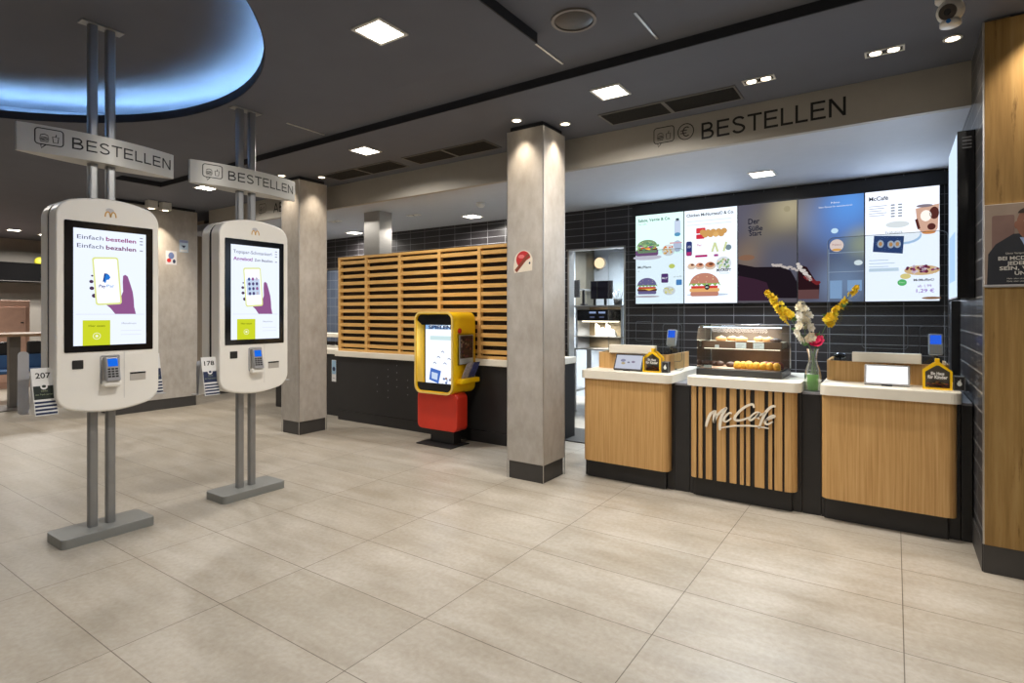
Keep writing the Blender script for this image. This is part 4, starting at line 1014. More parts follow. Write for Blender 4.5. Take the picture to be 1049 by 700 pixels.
for k in range(5):
    x0 = PX+PW*k; t = thing('menu_screen', labels[k], 'menu screen', (x0+PW/2, YS, PZ), 'row of menu screens')
    MB(M_BLACK).rbox(x0+.001, x0+PW-.001, YS, YW-.002, PZ-.004, PZ+PH+.004, .003).build('casing', t)
    mb = MB(); cv = Canvas(mb, (x0+.005, YS-.0004, PZ+.005), (1, 0, 0), (0, 0, 1), (0, -1, 0), .0006); w, h = PW-.01, PH-.01
    cv.rect(0, 0, w, h, bg[k]).up()
    if k == 0:
        cv.rect(0, h*.55, w, h, I((214, 246, 240), 1.2)).up(); cv.text('Salate, Veggie & Co.', .03, h-.075, .032, I((36, 110, 84), .9), w=.38, bold=.02)
        cv.text('Für alle', .03, h-.11, .016, I((120, 180, 150)), w=.1); cv.up()
        cv.rect(.455, h-.27, .525, h-.09, I((200, 214, 236)), .02); cv.rect(.472, h-.1, .508, h-.07, I((50, 60, 80), .8)); cv.up(); cv.ell(.49, h-.25, .035, .022, I((90, 150, 190)))
        cv.ell(.49, h-.38, .05, .065, I((176, 190, 214))); cv.rect(.4, h-.35, .54, h-.335, I((214, 150, 160))); cv.up()
        cv.ell(.14, h-.49, .17, .028, I((206, 200, 216))); cv.up()
        cv.rect(.0, h-.47, .27, h-.40, I((134, 92, 140), .8), .02); cv.up(); burger(cv, .14, h-.36, .26, .16, (120, 150, 110))
        for i in range(26): cv.ell(random.uniform(.02, .27), random.uniform(h-.40, h-.32), .018, .010, I(random.choice(((110, 160, 90), (90, 140, 110), (150, 190, 130), (120, 84, 140)))))
        cv.up(); bowl(cv, .39, h-.42, .15, .13, [(214, 150, 80), (236, 190, 110), (200, 110, 60), (240, 220, 170)])
        cv.text('McPlant', .03, h*.40, .026, ink, w=.16, bold=.02); cv.text('ab', .03, h*.36, .014, gtx); cv.up(); cv.ell(.43, h*.41, .035, .026, I((206, 214, 110)))
        burger(cv, .14, h*.2, .25, .2, (112, 104, 150)); cv.rect(.31, h*.23, .39, h*.33, I((92, 60, 120), .9), .012); cv.up(); cv.text('McP', .35, h*.27, .022, I((230, 230, 240)), w=.06, align='c', bold=.01)
        bowl(cv, .40, h*.14, .14, .10, [(214, 210, 120), (236, 226, 170), (240, 240, 200), (196, 180, 100)])
        cv.rect(.48, h*.2, .545, h*.26, I((80, 140, 200)), .01); cv.text('ab 4,99', .45, h*.285, .016, gtx, w=.09); cv.ell(.14, h*.08, .15, .012, I((190, 180, 190)))
    if k == 1:
        cv.text('Chicken McNuggets® & Co.', .025, h-.07, .030, ink, w=.5, bold=.02)
        for j in range(2): cv.rect(.03, h-.125-.04*j, .5, h-.120-.04*j, I((206, 212, 222)))
        cv.rect(.13, h-.26, .23, h-.2, I((214, 60, 70)), .01); cv.rect(.13, h-.32, .22, h-.27, I((206, 50, 66)), .01); cv.up()
        for i in range(9): cv.ell(.20+.028*i, h-.25-.03*(i % 2), .032, .03, I(random.choice(((222, 176, 110), (206, 156, 92), (232, 196, 140)))))
        cv.up(); cv.rect(.02, h-.5, .085, h-.34, I((52, 62, 120), .9), .02); cv.rect(.025, h-.5, .08, h-.455, I((196, 50, 110)), .01); cv.up(); cv.text('20', .052, h-.41, .024, I((220, 226, 240)), w=.035, align='c')
        cv.rect(.12, h-.52, .25, h-.495, I((178, 40, 106)), .006); cv.rect(.32, h-.52, .365, h-.495, I((160, 70, 130)), .006)
        cv.text('9er', .14, h-.40, .026, I((214, 120, 150)), bold=.01)
        for (x, a) in ((.30, 1), (.36, -1), (.42, 1)): cv.line([(x, h-.47), (x+.03*a, h-.37)], .022, I((206, 214, 160)))
        cv.ell(.47, h-.43, .03, .03, I((120, 140, 150))); cv.up()
        for (x, r, c) in ((.08, .045, (226, 190, 160)), (.17, .05, (216, 150, 120)), (.28, .06, (196, 130, 96))):
            cv.ell(x, h-.62, r, r*.7, I((214, 196, 180))); cv.up(); cv.ell(x, h-.605, r*.8, r*.5, I(c)); cv.up(); cv.ell(x+.01, h-.60, r*.4, r*.25, I((110, 66, 52)))
        bowl(cv, .42, h-.6, .16, .15, [(120, 160, 110), (196, 214, 160), (226, 200, 180), (90, 130, 110)])
        cv.text('McCRISPY', .5, h*.33, .03, ink, w=.15, align='r', bold=.03); cv.text('Homestyle', .48, h*.305, .014, gtx, w=.1, align='r')
        cv.ell(.25, h*.09, .22, .014, I((190, 204, 224))); cv.up()
        burger(cv, .22, h*.20, .34, .27, (190, 130, 110), True); cv.ell(.25, h*.17, .026, .03, I((40, 44, 50))); cv.up(); cv.text('Mc', .25, h*.162, .016, I((220, 226, 220)), w=.03, align='c', bold=.02)
    if k == 2:
        cv.text('Der', .10, h*.80, .055, I((44, 46, 66), .5), w=.11, bold=.02); cv.text('Süße', .10, h*.73, .05, I((46, 50, 70), .5), w=.14, bold=.02); cv.text('Start', .11, h*.68, .05, I((46, 50, 70), .5), w=.12, bold=.02)
        cv.poly([(0, .05), (w, .04), (w, h*.2), (w*.9, h*.31), (w*.72, h*.36), (w*.6, h*.355), (w*.3, h*.36), (0, h*.40)], I((38, 30, 38), .6)); cv.up()
        cv.poly([(0, .02), (w*.6, .02), (w*.5, h*.2), (w*.3, h*.24), (0, h*.28)], I((70, 44, 62), .6)); cv.up()
        for i in range(26): a = i/25; cv.ell(w*(.6+.4*a), h*(.37-.06*a*a)+random.uniform(-.012, .012), random.uniform(.008, .02), random.uniform(.006, .012), I((200, 190, 186), .8))
        cv.ell(w*.84, h*.92, .03, .03, I((170, 160, 130), .8)); cv.ell(w*.15, h*.46, .08, .03, I((150, 112, 90), .7))
    if k == 3:
        cv.poly([(0, .04), (w*.33, .05), (w*.34, h*.16), (w*.26, h*.22), (w*.14, h*.34), (0, h*.37)], I((52, 28, 34), .6)); cv.up()
        cv.rect(0, .03, w*.33, h*.12, I((120, 84, 84), .6)); cv.up()
        for i in range(20): a = i/19; cv.ell(w*.2*a, h*(.36-.14*a)+random.uniform(-.015, .015), .018, .014, I((214, 206, 200), .85))
        for i in range(14): cv.ell(w*(.12+.2*i/13), h*(.24-.06*i/13)+random.uniform(-.01, .01), .02, .014, I((120, 40, 44), .8))
        cv.up(); cv.ell(w*.6, h*.53, .058, .06, I((236, 214, 206))); cv.up(); cv.text('Neu', w*.6, h*.53, .018, I((170, 110, 110)), w=.07, align='c'); cv.ell(w*.6, h*.49, .04, .012, I((232, 170, 90)))
        ln = I((190, 206, 226), .8)
        for q in (h*.46, h*.28): cv.line([(w*.48, q), (w, q)], .004, ln)
        cv.line([(w*.48, 0), (w*.48, h*.5)], .004, ln); cv.rect(w*.5, h*.03, w*.68, h*.2, I((150, 184, 226), .8)); cv.rect(w*.76, h*.1, w*.97, h*.2, I((150, 184, 226), .8))
        cv.ell(w*.57, h*.67, .03, .025, I((190, 220, 240))); cv.ell(w*.92, h*.36, .035, .025, I((226, 236, 240)))
        cv.text('Neu', w*.58, h*.93, .016, I((236, 240, 250)), w=.07, align='c'); cv.text('Dein Genuss für zwischendurch', w*.58, h*.895, .014, I((236, 240, 250)), w=.28, align='c')
    if k == 4:
        cv.text('McCafé', .03, h-.085, .036, ink, w=.15, bold=.02)
        for j in range(5):
            cv.rect(.03, h-.14-.022*j, .03+.14-.02*(j % 3), h-.135-.022*j, gtx)
            for q in (.2, .255): cv.rect(q, h-.145-.026*j, q+.03, h-.132-.026*j, gtx)
        cup = I((90, 46, 42), .9); mlk = I((246, 236, 228), 1.1)
        cv.poly([(.385, h-.19), (.555, h-.16), (.545, h-.38), (.52, h-.42), (.44, h-.42), (.40, h-.37)], I((206, 166, 146))); cv.up()
        cv.poly([(.38, h-.29), (.40, h-.28), (.42, h-.37), (.40, h-.38)], cup); cv.ell(.52, h-.24, .035, .055, cup); cv.ell(.46, h-.26, .04, .05, mlk); cv.ell(.50, h-.36, .03, .03, cup); cv.ell(.45, h-.17, .06, .014, I((130, 120, 130))); cv.ell(.48, h-.41, .05, .016, I((226, 150, 90))); cv.up()
        cv.ell(.30, h-.43, .13, .075, I((176, 206, 240))); cv.up(); cv.ell(.29, h-.415, .13, .07, I((240, 246, 255), 1.1)); cv.up(); cv.ell(.25, h-.32, .09, .03, I((214, 222, 226))); cv.up()
        cv.text('Frühstück', .16, h-.40, .022, gtx, w=.13)
        cv.poly([(.06, h-.56), (.29, h-.59), (.30, h-.43), (.07, h-.41)], I((50, 72, 120), .9)); cv.up()
        for (x, y) in ((.12, -.49), (.20, -.5), (.25, -.5)): cv.ell(x, h+y, .026, .035, I((170, 180, 196))); cv.up(); cv.ell(x, h+y, .014, .02, I((190, 140, 90)))
        for j in range(4): cv.rect(.03, h*.37-.03*j, .18+.05*(j % 2), h*.375-.03*j, I((170, 196, 220)))
        cv.rect(.03, h*.27, .26, h*.30, I((206, 224, 240)), .004)
        cv.ell(.43, h*.27, .13, .045, I((226, 190, 140))); cv.up()
        for i in range(40): a = random.uniform(0, 2*PI); r = random.random()**.5; cv.ell(.43+.115*r*math.cos(a), h*.28+.036*r*math.sin(a), .012, .010, I(random.choice(((96, 30, 70), (150, 60, 110), (226, 206, 220), (120, 40, 60)))))
        cv.ell(.31, h*.22, .04, .025, I((232, 214, 140))); cv.up(); cv.ell(.285, h*.165, .035, .03, I((90, 190, 110))); cv.up(); cv.text('Neu', .285, h*.16, .012, I((220, 250, 220)), w=.04, align='c')
        cv.text('McMuffin®', .37, h*.175, .02, ink, w=.15, bold=.02); cv.text('ab 1,99', .40, h*.12, .024, I((150, 110, 190)), w=.1); cv.text('1,29 €', .39, h*.075, .03, I((150, 90, 200)), w=.13, bold=.01)
        cv.ell(.5, h*.025, .07, .012, I((150, 110, 80)))
    mb.build('picture', t)
for (k, e) in ((.5, 5), (1.5, 5), (4.5, 8)):      # what the bright screens throw into the room
    o = lamp('AREA', (PX+PW*k, YS-.01, PZ+.52), e, (.66, .82, 1), .5, aim=(0, -1, 0), spread=180); o.data.shape = 'RECTANGLE'; o.data.size_y = .95
# black boxing round the screens
struct(MB(M_BLACK).box(-2.55, .39, YS+.01, YW, PZ+PH+.006, ZB-.03).build('trim_5'), 'black panel above the menu screens')
# side screen on the tiled return wall
t = thing('side_screen', 'black cased menu screen hung on the tiled return wall', 'menu screen', (.345, 4.7, 1.47))
MB(M_BLACKG).rbox(.304, .388, 4.23, 4.86, 1.468, 2.455, .004).build('casing', t)
mb = MB(); cv = Canvas(mb, (.3035, 4.855, 1.48), (0, -1, 0), (0, 0, 1), (-1, 0, 0)); cv.rect(0, 0, .61, .965, I((206, 226, 250), 1.15)).up()
cv.rect(.08, .1, .5, .4, I((170, 205, 245), 1.1))
mb.build('picture', t)
mb = MB(); cv = Canvas(mb, (.315, 4.2296, 2.36), (1, 0, 0), (0, 0, 1), (0, -1, 0)); gg = plain('dim_grey_mark', (84, 88, 96), .5)
for j in range(4): cv.rect(.012, .05-.02*j, .055, .058-.02*j, gg)
mb.build('mark', t)

struct(MB(M_BLACK).box(.338, .389, 5.18, 5.3, 0, 1.47).build('trim_6'), 'narrow black post below the side screen')
# ------------------------------------------------------------------ black counter with slatted screen
YB = 4.75
t = thing('pickup_counter', 'long black counter with white top under the slatted screen', 'counter', (-4.5, YB, 0))
MB(M_BLACK).box(-6.01, -2.965, YB+.04, 5.6, 0, .825).build('body', t)
MB(M_WHITE).rbox(-6.03, -2.95, YB, 5.62, .825, .895, .006).build('worktop', t)
b = MB(plain('hole_rim', (104, 104, 106), .4))
for (x, z0, nn) in ((-5.27, .42, 3), (-5.08, .36, 5), (-4.93, .5, 5), (-4.75, .42, 3), (-4.57, .50, 3)):
    for j in range(nn): b.prism(circ(.007, 10, x, z0+.085*j), XZ, YB+.0405, YB+.038)
b.build('vent_hole', t)
MB(M_BLACKG).box(-6.01, -2.965, YB+.037, YB+.041, .125, .13).build('plinth_joint', t)
t = thing('slatted_screen', 'tall oak slatted screen standing on the black counter', 'screen', (-4.5, YB+.05, .895))
zs0, zs1 = .895, 2.105; ysc = YB+.045
posts = [-6.01, -5.50, -4.915, -4.285, -3.715, -3.18, -2.965]
for i, x in enumerate(posts): MB(M_SLAT).rbox(x, x+.045, ysc-.004, ysc+.045, zs0, zs1, .002, 1).build('post', t)
MB(M_SLAT).rbox(-6.01, -2.92, ysc-.006, ysc+.047, zs1-.03, zs1+.002, .002, 1).build('top_rail', t)
MB(M_SLAT).rbox(-6.01, -2.92, ysc-.002, ysc+.045, zs0, zs0+.03, .002, 1).build('bottom_rail', t)
nS = 13
for i in range(nS):
    z = zs0+.03+(zs1-zs0-.06)*(i+.5)/nS
    o = MB(M_SLAT).rbox(-5.975, -2.955, ysc+.002, ysc+.04, z-.0215, z+.0215, .002, 1).build('slat', t)
MB(plain('screen_backing', (38, 30, 24), .7)).box(-6.0, -2.93, ysc+.048, ysc+.056, zs0, zs1-.005).build('backing', t)
t = thing('side_counter', 'short black counter with a sticker beside the column', 'counter', (-6.8, 4.95, 0))
MB(M_BLACK).box(-7.6, -6.03, 4.93, 5.55, 0, .83).build('body', t)
MB(M_WHITE).rbox(-7.62, -6.03, 4.90, 5.57, .83, .895, .006).build('worktop', t)
mb = MB(); cv = Canvas(mb, (-6.315, 4.9295, .46), (1, 0, 0), (0, 0, 1), (0, -1, 0)); cv.rect(0, 0, .09, .29, M_PRINTW).up(); cv.rect(.005, .10, .085, .285, plain('sky_print', (150, 186, 214), .5)).up(); cv.ell(.045, .17, .03, .03, M_NAVY); cv.rect(.02, .04, .07, .05, M_GREYTXT)
l = mb.build('sticker', t); l['label'] = 'blue and white sticker'
t = thing('serving_shelf', 'white raised shelf on the short black counter', 'shelf', (-6.9, 5.3, .895))
MB(M_WHITE).rbox(-7.6, -6.1, 5.2, 5.5, 1.04, 1.09, .004).build('board', t)
for x in (-7.4, -6.3): MB(M_BLACK).box(x-.02, x+.02, 5.3, 5.34, .895, 1.04).build('upright', t)

# ------------------------------------------------------------------ children's game stand
gx0, gx1, gy0, gy1, gz0, gz1 = -4.225, -3.70, 4.36, 4.735, .545, 1.395
t = thing('game_stand', 'yellow and red tablet game stand in front of the black counter', 'game stand', (-3.96, 4.5, 0))
MB(M_BLACK).rbox(-4.20, -3.72, 4.36, 4.66, 0, .012, .003).build('base_plate', t)
MB(M_BLACK).rbox(-4.12, -3.80, 4.50, 4.62, .012, .22, .004).build('foot', t)
MB(M_RED).prism(rrect(.55, .40, .06, 6, -3.975, .355), XZ, 4.60, 4.43, .012).build('red_panel', t)
W2, H2 = gx1-gx0, gz1-gz0; gc, gz = (gx0+gx1)/2, (gz0+gz1)/2
oo = rrect(W2, H2, .085, 7, gc, gz); ii = rrect(W2-.05, H2-.05, .062, 7, gc, gz)
MB(M_YEL).frame(oo, ii, XZ, gy0+.01, gy1).build('hood', t)
b = MB(plain('cream_edge', (226, 196, 110), .4)); o3 = rrect(W2+.004, H2+.004, .086, 7, gc, gz); b.frame(o3, rrect(W2-.03, H2-.03, .072, 7, gc, gz), XZ, gy0, gy0+.012); b.build('front_rim', t)
bp = [(p[0], p[1]) for p in ii if p[1] > gz1-.14]; 
MB(M_BLACKG).prism([(ii[0][0], gz1-.135)]+[p for p in ii if p[1] > gz][:16]+[(ii[8][0], gz1-.135)], XZ, gy0+.02, gy0+.03).build('top_panel', t)
low = [p for p in ii if p[1] < gz]
MB(M_BLACKG).prism([(low[0][0], gz0+.11)]+low+[(low[-1][0], gz0+.11)], XZ, gy0+.02, gy0+.03).build('bottom_panel', t)
MB(M_YEL).prism(ii, XZ, gy1-.012, gy1-.002).build('back_plate', t)
sc = MB(M_BLACKG).box(gx0+.03, gx1-.03, gy0+.13, gy0+.145, gz0+.06, gz1-.06).build('tablet', t)
mb = MB(); cv = Canvas(mb, (gx0+.04, gy0+.1295, gz0+.07), (1, 0, 0), (0, 0, 1), (0, -1, 0)); w, h = W2-.08, H2-.14
cv.rect(0, 0, w, h, I((236, 242, 252), 1.15)).up(); cv.rect(0, h*.84, w, h, I((140, 180, 226))).up()
cv.text('SPIELEN', w*.45, h*.875, .05, I((230, 240, 250), 1.1), w=.3, align='c', bold=.05); cv.up(); cv.text('SPIELEN', w*.46, h*.845, .035, I((50, 66, 110), .8), w=.32, align='c', bold=.05)
cv.rect(w*.15, h*.68, w*.9, h*.74, I((206, 230, 232)), .01)
cv.up(); cv.poly([(w*.12, h*.08), (w*.42, h*.03), (w*.5, h*.22), (w*.17, h*.26)], I((70, 110, 190))); cv.up(); cv.poly([(w*.2, h*.1), (w*.38, h*.08), (w*.4, h*.18), (w*.2, h*.2)], I((196, 214, 240)))
for (x, y) in ((.42, .42), (.75, .40), (.3, .33), (.62, .33), (.55, .5)): cv.line([(w*x-.02, h*y), (w*x, h*y+.012), (w*x+.022, h*y-.004)], .009, I((120, 130, 160)))
for i in range(14): cv.ell(w*random.uniform(.5, .97), h*random.uniform(.02, .14), .016, .012, I(random.choice(((90, 110, 160), (190, 200, 220), (150, 110, 90)))))
cv.poly([(w*.88, h*.1), (w*.97, h*.1), (w*.99, h*.24), (w*.92, h*.2)], I((150, 70, 50)))
mb.build('picture', sc)
lamp('AREA', (gc, gy0+.12, gz+.1), 1.2, (.9, .95, 1), .3, aim=(0, -1, 0))
px = gx1
MB(M_ACRYL).rbox(px, px+.03, 4.44, 4.69, .85, 1.17, .002).build('leaflet_pocket', t)
disc_on((px, 4.47, 1.2), (1, 0, 0), .026, .012, plain('red_button', (190, 28, 24), .4), 'button', t)
MB(M_YEL).rbox(px-.005, px+.075, 4.42, 4.72, .66, .71, .008).build('tray', t)
t2 = thing('leaflet', 'dark magazine in the side pocket of the game stand', 'leaflet', (px+.015, 4.56, .855))
mb = MB(M_PRINTW).box(px+.008, px+.02, 4.455, 4.675, .857, 1.155); mb.m(plain('leaflet_dark', (86, 56, 52), .5)); mb.box(px+.02, px+.0208, 4.46, 4.67, .90, 1.15); mb.build('pages', t2)
mb = MB(); cv = Canvas(mb, (px+.0212, 4.46, .87), (0, 1, 0), (0, 0, 1), (1, 0, 0))
for i in range(26): cv.ell(random.uniform(.02, .19), random.uniform(.05, .26), .016, .013, plain('lf%d' % (i % 4), ((120, 60, 80), (150, 90, 70), (60, 40, 44), (176, 140, 120))[i % 4], .5))
cv.rect(0, 0, .21, .045, M_PRINTW); mb.build('print', t2)
for j, (lab, c) in enumerate((('pale leaflet leaning in the yellow tray of the game stand', (176, 170, 178)), ('navy leaflet leaning in the yellow tray of the game stand', (66, 74, 130)))):
    t3 = thing('leaflet', lab, 'leaflet', (px+.03, 4.5+.1*j, .71)); b = MB(plain('leaflet_%d' % j, c, .5, var=.3, scale=40))
    b.box(px+.024, px+.028, 4.47+.1*j, 4.585+.1*j, .7105, .87).map(lambda p: (p[0]+(p[2]-.7105)*.30, p[1]+(p[2]-.7105)*.25, p[2])); b.build('sheet', t3)

# ------------------------------------------------------------------ stickers and poster
def flat_sticker(name, label, org, R, N, draw, cat='sticker'):
    mb = MB(); cv = Canvas(mb, org, R, (0, 0, 1), N); draw(cv); o = mb.build(name); return tag(o, label, cat)
def stk_red(cv):
    wh = plain('cream_paper', (222, 212, 196), .6); cv.poly([(-.09, -.09), (.085, -.075), (.09, .03)]+[(.09*math.cos(math.radians(a)), .01+.085*math.sin(math.radians(a))) for a in range(10, 181, 12)]+[(-.1, -.05)], wh); cv.up()
    red = plain('red_print', (186, 40, 44), .5); cv.poly([(.07*math.cos(math.radians(a)), .02+.07*math.sin(math.radians(a))) for a in range(10, 230, 12)], red); cv.up()
    cv.line([(-.075, -.075), (.055, .06)], .03, plain('russet_print', (130, 62, 44), .5)); cv.ell(-.02, .045, .03, .016, plain('pink_print', (226, 120, 120), .5)); cv.up(); cv.ell(.062, -.012, .008, .01, M_NAVY)
flat_sticker('sticker', 'round red and white sticker on the column by the counter', (-2.535, 3.8893, 1.805), (1, 0, 0), (0, -1, 0), stk_red)
def stk_a(cv): cv.rect(-.075, -.10, .075, .1, plain('pale_print', (206, 206, 212), .6)).up(); cv.ell(.0, .03, .04, .05, plain('blue_print', (96, 112, 160), .5)); cv.ell(-.03, -.04, .03, .03, plain('red_print', (186, 40, 44), .5)); cv.ell(.04, -.05, .02, .03, M_NAVY)
def stk_b(cv): cv.rect(-.063, -.09, .063, .09, plain('light_blue_print', (186, 206, 224), .6)).up(); cv.rect(-.06, .05, .06, .088, plain('lilac_print', (140, 150, 190), .5)); cv.poly([(-.03, .01), (.03, .01), (0, -.03)], M_NAVY); cv.rect(-.05, -.08, .05, -.05, M_PRINTW)
flat_sticker('sticker', 'lower pale square sticker on the concrete pier', (-8.6993, 3.97, 2.19), (0, 1, 0), (1, 0, 0), stk_a)
flat_sticker('sticker', 'upper light blue sticker on the concrete pier', (-8.6993, 4.145, 2.375), (0, 1, 0), (1, 0, 0), stk_b)
t = thing('poster', 'poster of a smiling man in a dark suit on the rustic wood', 'poster', (.7, 3.885, 1.52))
px0, pz0, pw, ph = .392, 1.522, .72, .43
MB(M_PRINTW).box(px0, px0+pw, 3.876, 3.885, pz0, pz0+ph).build('board', t)
mb = MB(); cv = Canvas(mb, (px0, 3.8758, pz0), (1, 0, 0), (0, 0, 1), (0, -1, 0)); PP = lambda n, c: plain('poster_'+n, c, .5, var=.08)
cv.rect(0, .008, pw, ph-.002, PP('wall', (150, 134, 122))).up(); cv.rect(.03, .1, .12, ph-.06, PP('chair', (124, 98, 92)), .01); cv.rect(.3, .1, pw, ph-.05, PP('room', (130, 118, 110))); cv.up()
cv.o = Vector((px0-.015, 3.8758, pz0)); cv.poly([(.025, .008), (.03, .17), (.06, .22), (.13, .27), (.27, .27), (.34, .23), (.38, .16), (.40, .008)], PP('suit', (30, 34, 44))); cv.up()
cv.poly([(.155, .25), (.245, .25), (.205, .13)], PP('shirt', (150, 172, 214))); cv.up(); cv.poly([(.19, .24), (.212, .24), (.208, .14), (.198, .14)], PP('tie', (50, 60, 96)))
cv.ell(.2, .32, .058, .085, PP('skin', (140, 94, 76))); cv.rect(.172, .24, .228, .28, PP('skin', (140, 94, 76))); cv.up()
cv.ell(.2, .375, .052, .03, PP('hair', (54, 38, 32)), 0, 180); cv.ell(.142, .315, .008, .02, PP('skin', (140, 94, 76)));
for x in (.18, .222): cv.ell(x, .335, .009, .005, PP('eye', (240, 236, 230))); 
cv.up()
for x in (.18, .222): cv.ell(x, .335, .004, .005, PP('pupil', (30, 20, 16)))
cv.poly([(.2, .33), (.21, .302), (.192, .302)], PP('nose', (120, 76, 60))); cv.ell(.2, .285, .02, .009, PP('mouth', (150, 60, 56)), 180, 360)
cv.up(); cv.up(); wt = plain('poster_letters', (206, 204, 198), .5)
cv.o = Vector((px0, 3.8758, pz0))
cv.text('Unser Versprechen:', .085, .165, .010, wt, w=.1)
for j, (s_, x, w_) in enumerate((('BEI MCDONALD\u2019S KANN', .055, .32), ('JEDER WILLKOMMEN', .09, .27), ('SEIN, WIE ER MAG,', .06, .30), ('UND DAS TUT', .12, .2))):
    cv.text(s_, x, .135-.026*j, .018, wt, w=w_, bold=.02)
for j in range(2): cv.text('Mehr über unser Team erfährst du im Restaurant', .09, .035-.014*j, .007, wt, w=.22)
mb.build('print', t)
MB(M_METTRIM).box(px0, px0+pw, 3.872, 3.885, pz0-.006, pz0+.001).build('bottom_rail', t)

# ------------------------------------------------------------------ kitchen seen through the doorway
def kthing(name, label, cat, loc): return thing(name, label, cat, loc)
t = kthing('warming_cabinet', 'steel holding cabinet with black control strip in the kitchen', 'warming cabinet', (-3.33, 7.2, 0))
MB(plain('brown_steel', (168, 150, 120), .45)).box(-3.66, -3.0, 7.35, 7.5, .9, 1.48).build('back', t)
MB(emi((255, 240, 214), 4, 'cabinet_fill')).rbox(-3.6, -3.06, 7.02, 7.05, 1.262, 1.276, .003).build('strip_or_fill_light', t)  # strip and the lamps below it added to brighten the cabinet inside
lamp('AREA', (-3.33, 7.1, 1.258), 5, (1, .94, .84), .3)
lamp('AREA', (-3.33, 7.1, 1.05), 3, (1, .96, .9), .3)
for x in (-3.68, -3.01): MB(M_STEELB).box(x, x+.03, 6.98, 7.5, .9, 1.48).build('side_panel', t)
MB(M_STEEL).rbox(-3.72, -2.96, 6.95, 7.52, 1.468, 1.49, .004).build('top_shelf', t)
MB(M_BLACKG).rbox(-3.655, -3.005, 6.97, 7.05, 1.28, 1.43, .005).build('control_strip', t)
mb = MB(); cv = Canvas(mb, (-3.655, 6.9695, 1.28), (1, 0, 0), (0, 0, 1), (0, -1, 0))
for x in (.19, .33): cv.rect(x, .1, x+.1, .125, I((150, 170, 210), .8)); cv.rect(x+.01, .04, x+.08, .06, I((90, 100, 130), .6))
mb.build('readout', t)
MB(M_STEEL).rbox(-3.72, -2.96, 6.95, 7.52, 1.055, 1.07, .003).build('middle_shelf', t)
MB(M_STEEL).rbox(-3.72, -2.96, 6.95, 7.52, .88, .9, .003).build('lower_shelf', t)
for x in (-3.7, -3.0):
    for y in (7.0, 7.48): MB(M_STEEL).box(x-.015, x+.015, y-.015, y+.015, 0, .88).build('leg', t)
M_BAG = plain('white_paper', (226, 226, 222), .7)
for i, (x, h, lab) in enumerate(((-3.40, .17, 'white paper bag on the shelf under the control strip, inner'), (-3.31, .12, 'short white paper carton under the control strip'), (-3.24, .17, 'white paper bag on the shelf under the control strip, outer'), (-3.17, .1, 'low white carton at the end of the paper bags'))):
    o = MB(M_BAG).add([(x-.04, 7.1, 1.07), (x+.04, 7.1, 1.07), (x+.04, 7.16, 1.07), (x-.04, 7.16, 1.07), (x-.045, 7.12, 1.07+h), (x+.01, 7.12, 1.07+h*.8), (x+.01, 7.14, 1.07+h*.8), (x-.045, 7.14, 1.07+h)],
        [(3, 2, 1, 0), (4, 5, 6, 7), (0, 1, 5, 4), (1, 2, 6, 5), (2, 3, 7, 6), (3, 0, 4, 7)]).build('paper_bag'); tag(o, lab, 'paper bag')
def monitor(x0, x1, z0, z1, y, label):
    t = thing('kitchen_monitor', label, 'monitor', ((x0+x1)/2, y, 1.49))
    MB(M_BLACK).rbox(x0, x1, y, y+.04, z0, z1, .004).build('casing', t)
    MB(plain('dark_screen_tint', (44, 40, 56), .15)).box(x0+.012, x1-.012, y-.001, y, z0+.012, z1-.012).build('screen', t)
    MB(M_BLACK).box((x0+x1)/2-.015, (x0+x1)/2+.015, y+.02, y+.05, 1.49, z0).build('stand', t)
monitor(-3.51, -3.41, 1.58, 1.83, 7.1, 'slim black kitchen monitor above the warming cabinet')
monitor(-3.40, -3.18, 1.58, 1.83, 7.08, 'wide black kitchen monitor above the warming cabinet')
t = thing('telephone', 'black handset standing on the warming cabinet shelf', 'telephone', (-3.6, 7.05, 1.49)); MB(M_BLACK).rbox(-3.62, -3.585, 7.05, 7.09, 1.51, 1.71, .01).build('handset', t); MB(M_BLACK).rbox(-3.64, -3.56, 7.03, 7.12, 1.49, 1.515, .006).build('cradle', t)
t = thing('utensil_holder', 'dark utensil holder right of the kitchen monitors', 'utensil holder', (-3.1, 7.1, 1.49)); MB(M_GRILL).lathe([(.05, 0), (.06, .09), (.055, .09), (.045, .01)], -3.1, 7.1, 16, base=1.49).build('cup', t)
for k in range(5): MB(M_STEEL).tube([(-3.1+.015*(k-2), 7.1, 1.51), (-3.1+.035*(k-2), 7.1+.01*(k % 2), 1.66+.02*(k % 3))], .005, 6).build('utensil', t)
t = thing('wall_lamp', 'round cream lamp on the steel kitchen wall', 'lamp', (-3.32, 8.36, 2.12))
disc_on((-3.97, 8.4, 2.2), (0, -1, 0), .10, .04, plain('lamp_back', (220, 210, 196), .5), 'back_plate', t, 28)
disc_on((-3.97, 8.36, 2.2), (0, -1, 0), .085, .02, emi((255, 226, 184), 1.1), 'diffuser', t, 28)
t = thing('kitchen_hood', 'tall dark steel duct on the kitchen wall', 'duct', (-4.15, 8.2, 1.3))
MB(plain('duct_grey', (92, 88, 76), .5)).rbox(-4.28, -4.08, 8.1, 8.39, 1.3, ZB-.002, .006).build('duct', t); MB(M_STEELB).rbox(-4.36, -3.94, 8.05, 8.39, 1.24, 1.3, .004).build('hood_lip', t)
t = thing('prep_table', 'steel prep table with a white bin beside the doorway', 'prep table', (-4.05, 7.2, 0))
MB(M_STEEL).rbox(-4.35, -3.75, 6.8, 7.6, .86, .9, .004).build('table_top', t); MB(M_STEEL).rbox(-4.3, -3.8, 6.85, 7.55, .25, .28, .004).build('shelf', t)
for x in (-4.32, -3.78):
    for y in (6.83, 7.57): MB(M_STEEL).box(x-.018, x+.018, y-.018, y+.018, 0, .86).build('leg', t)
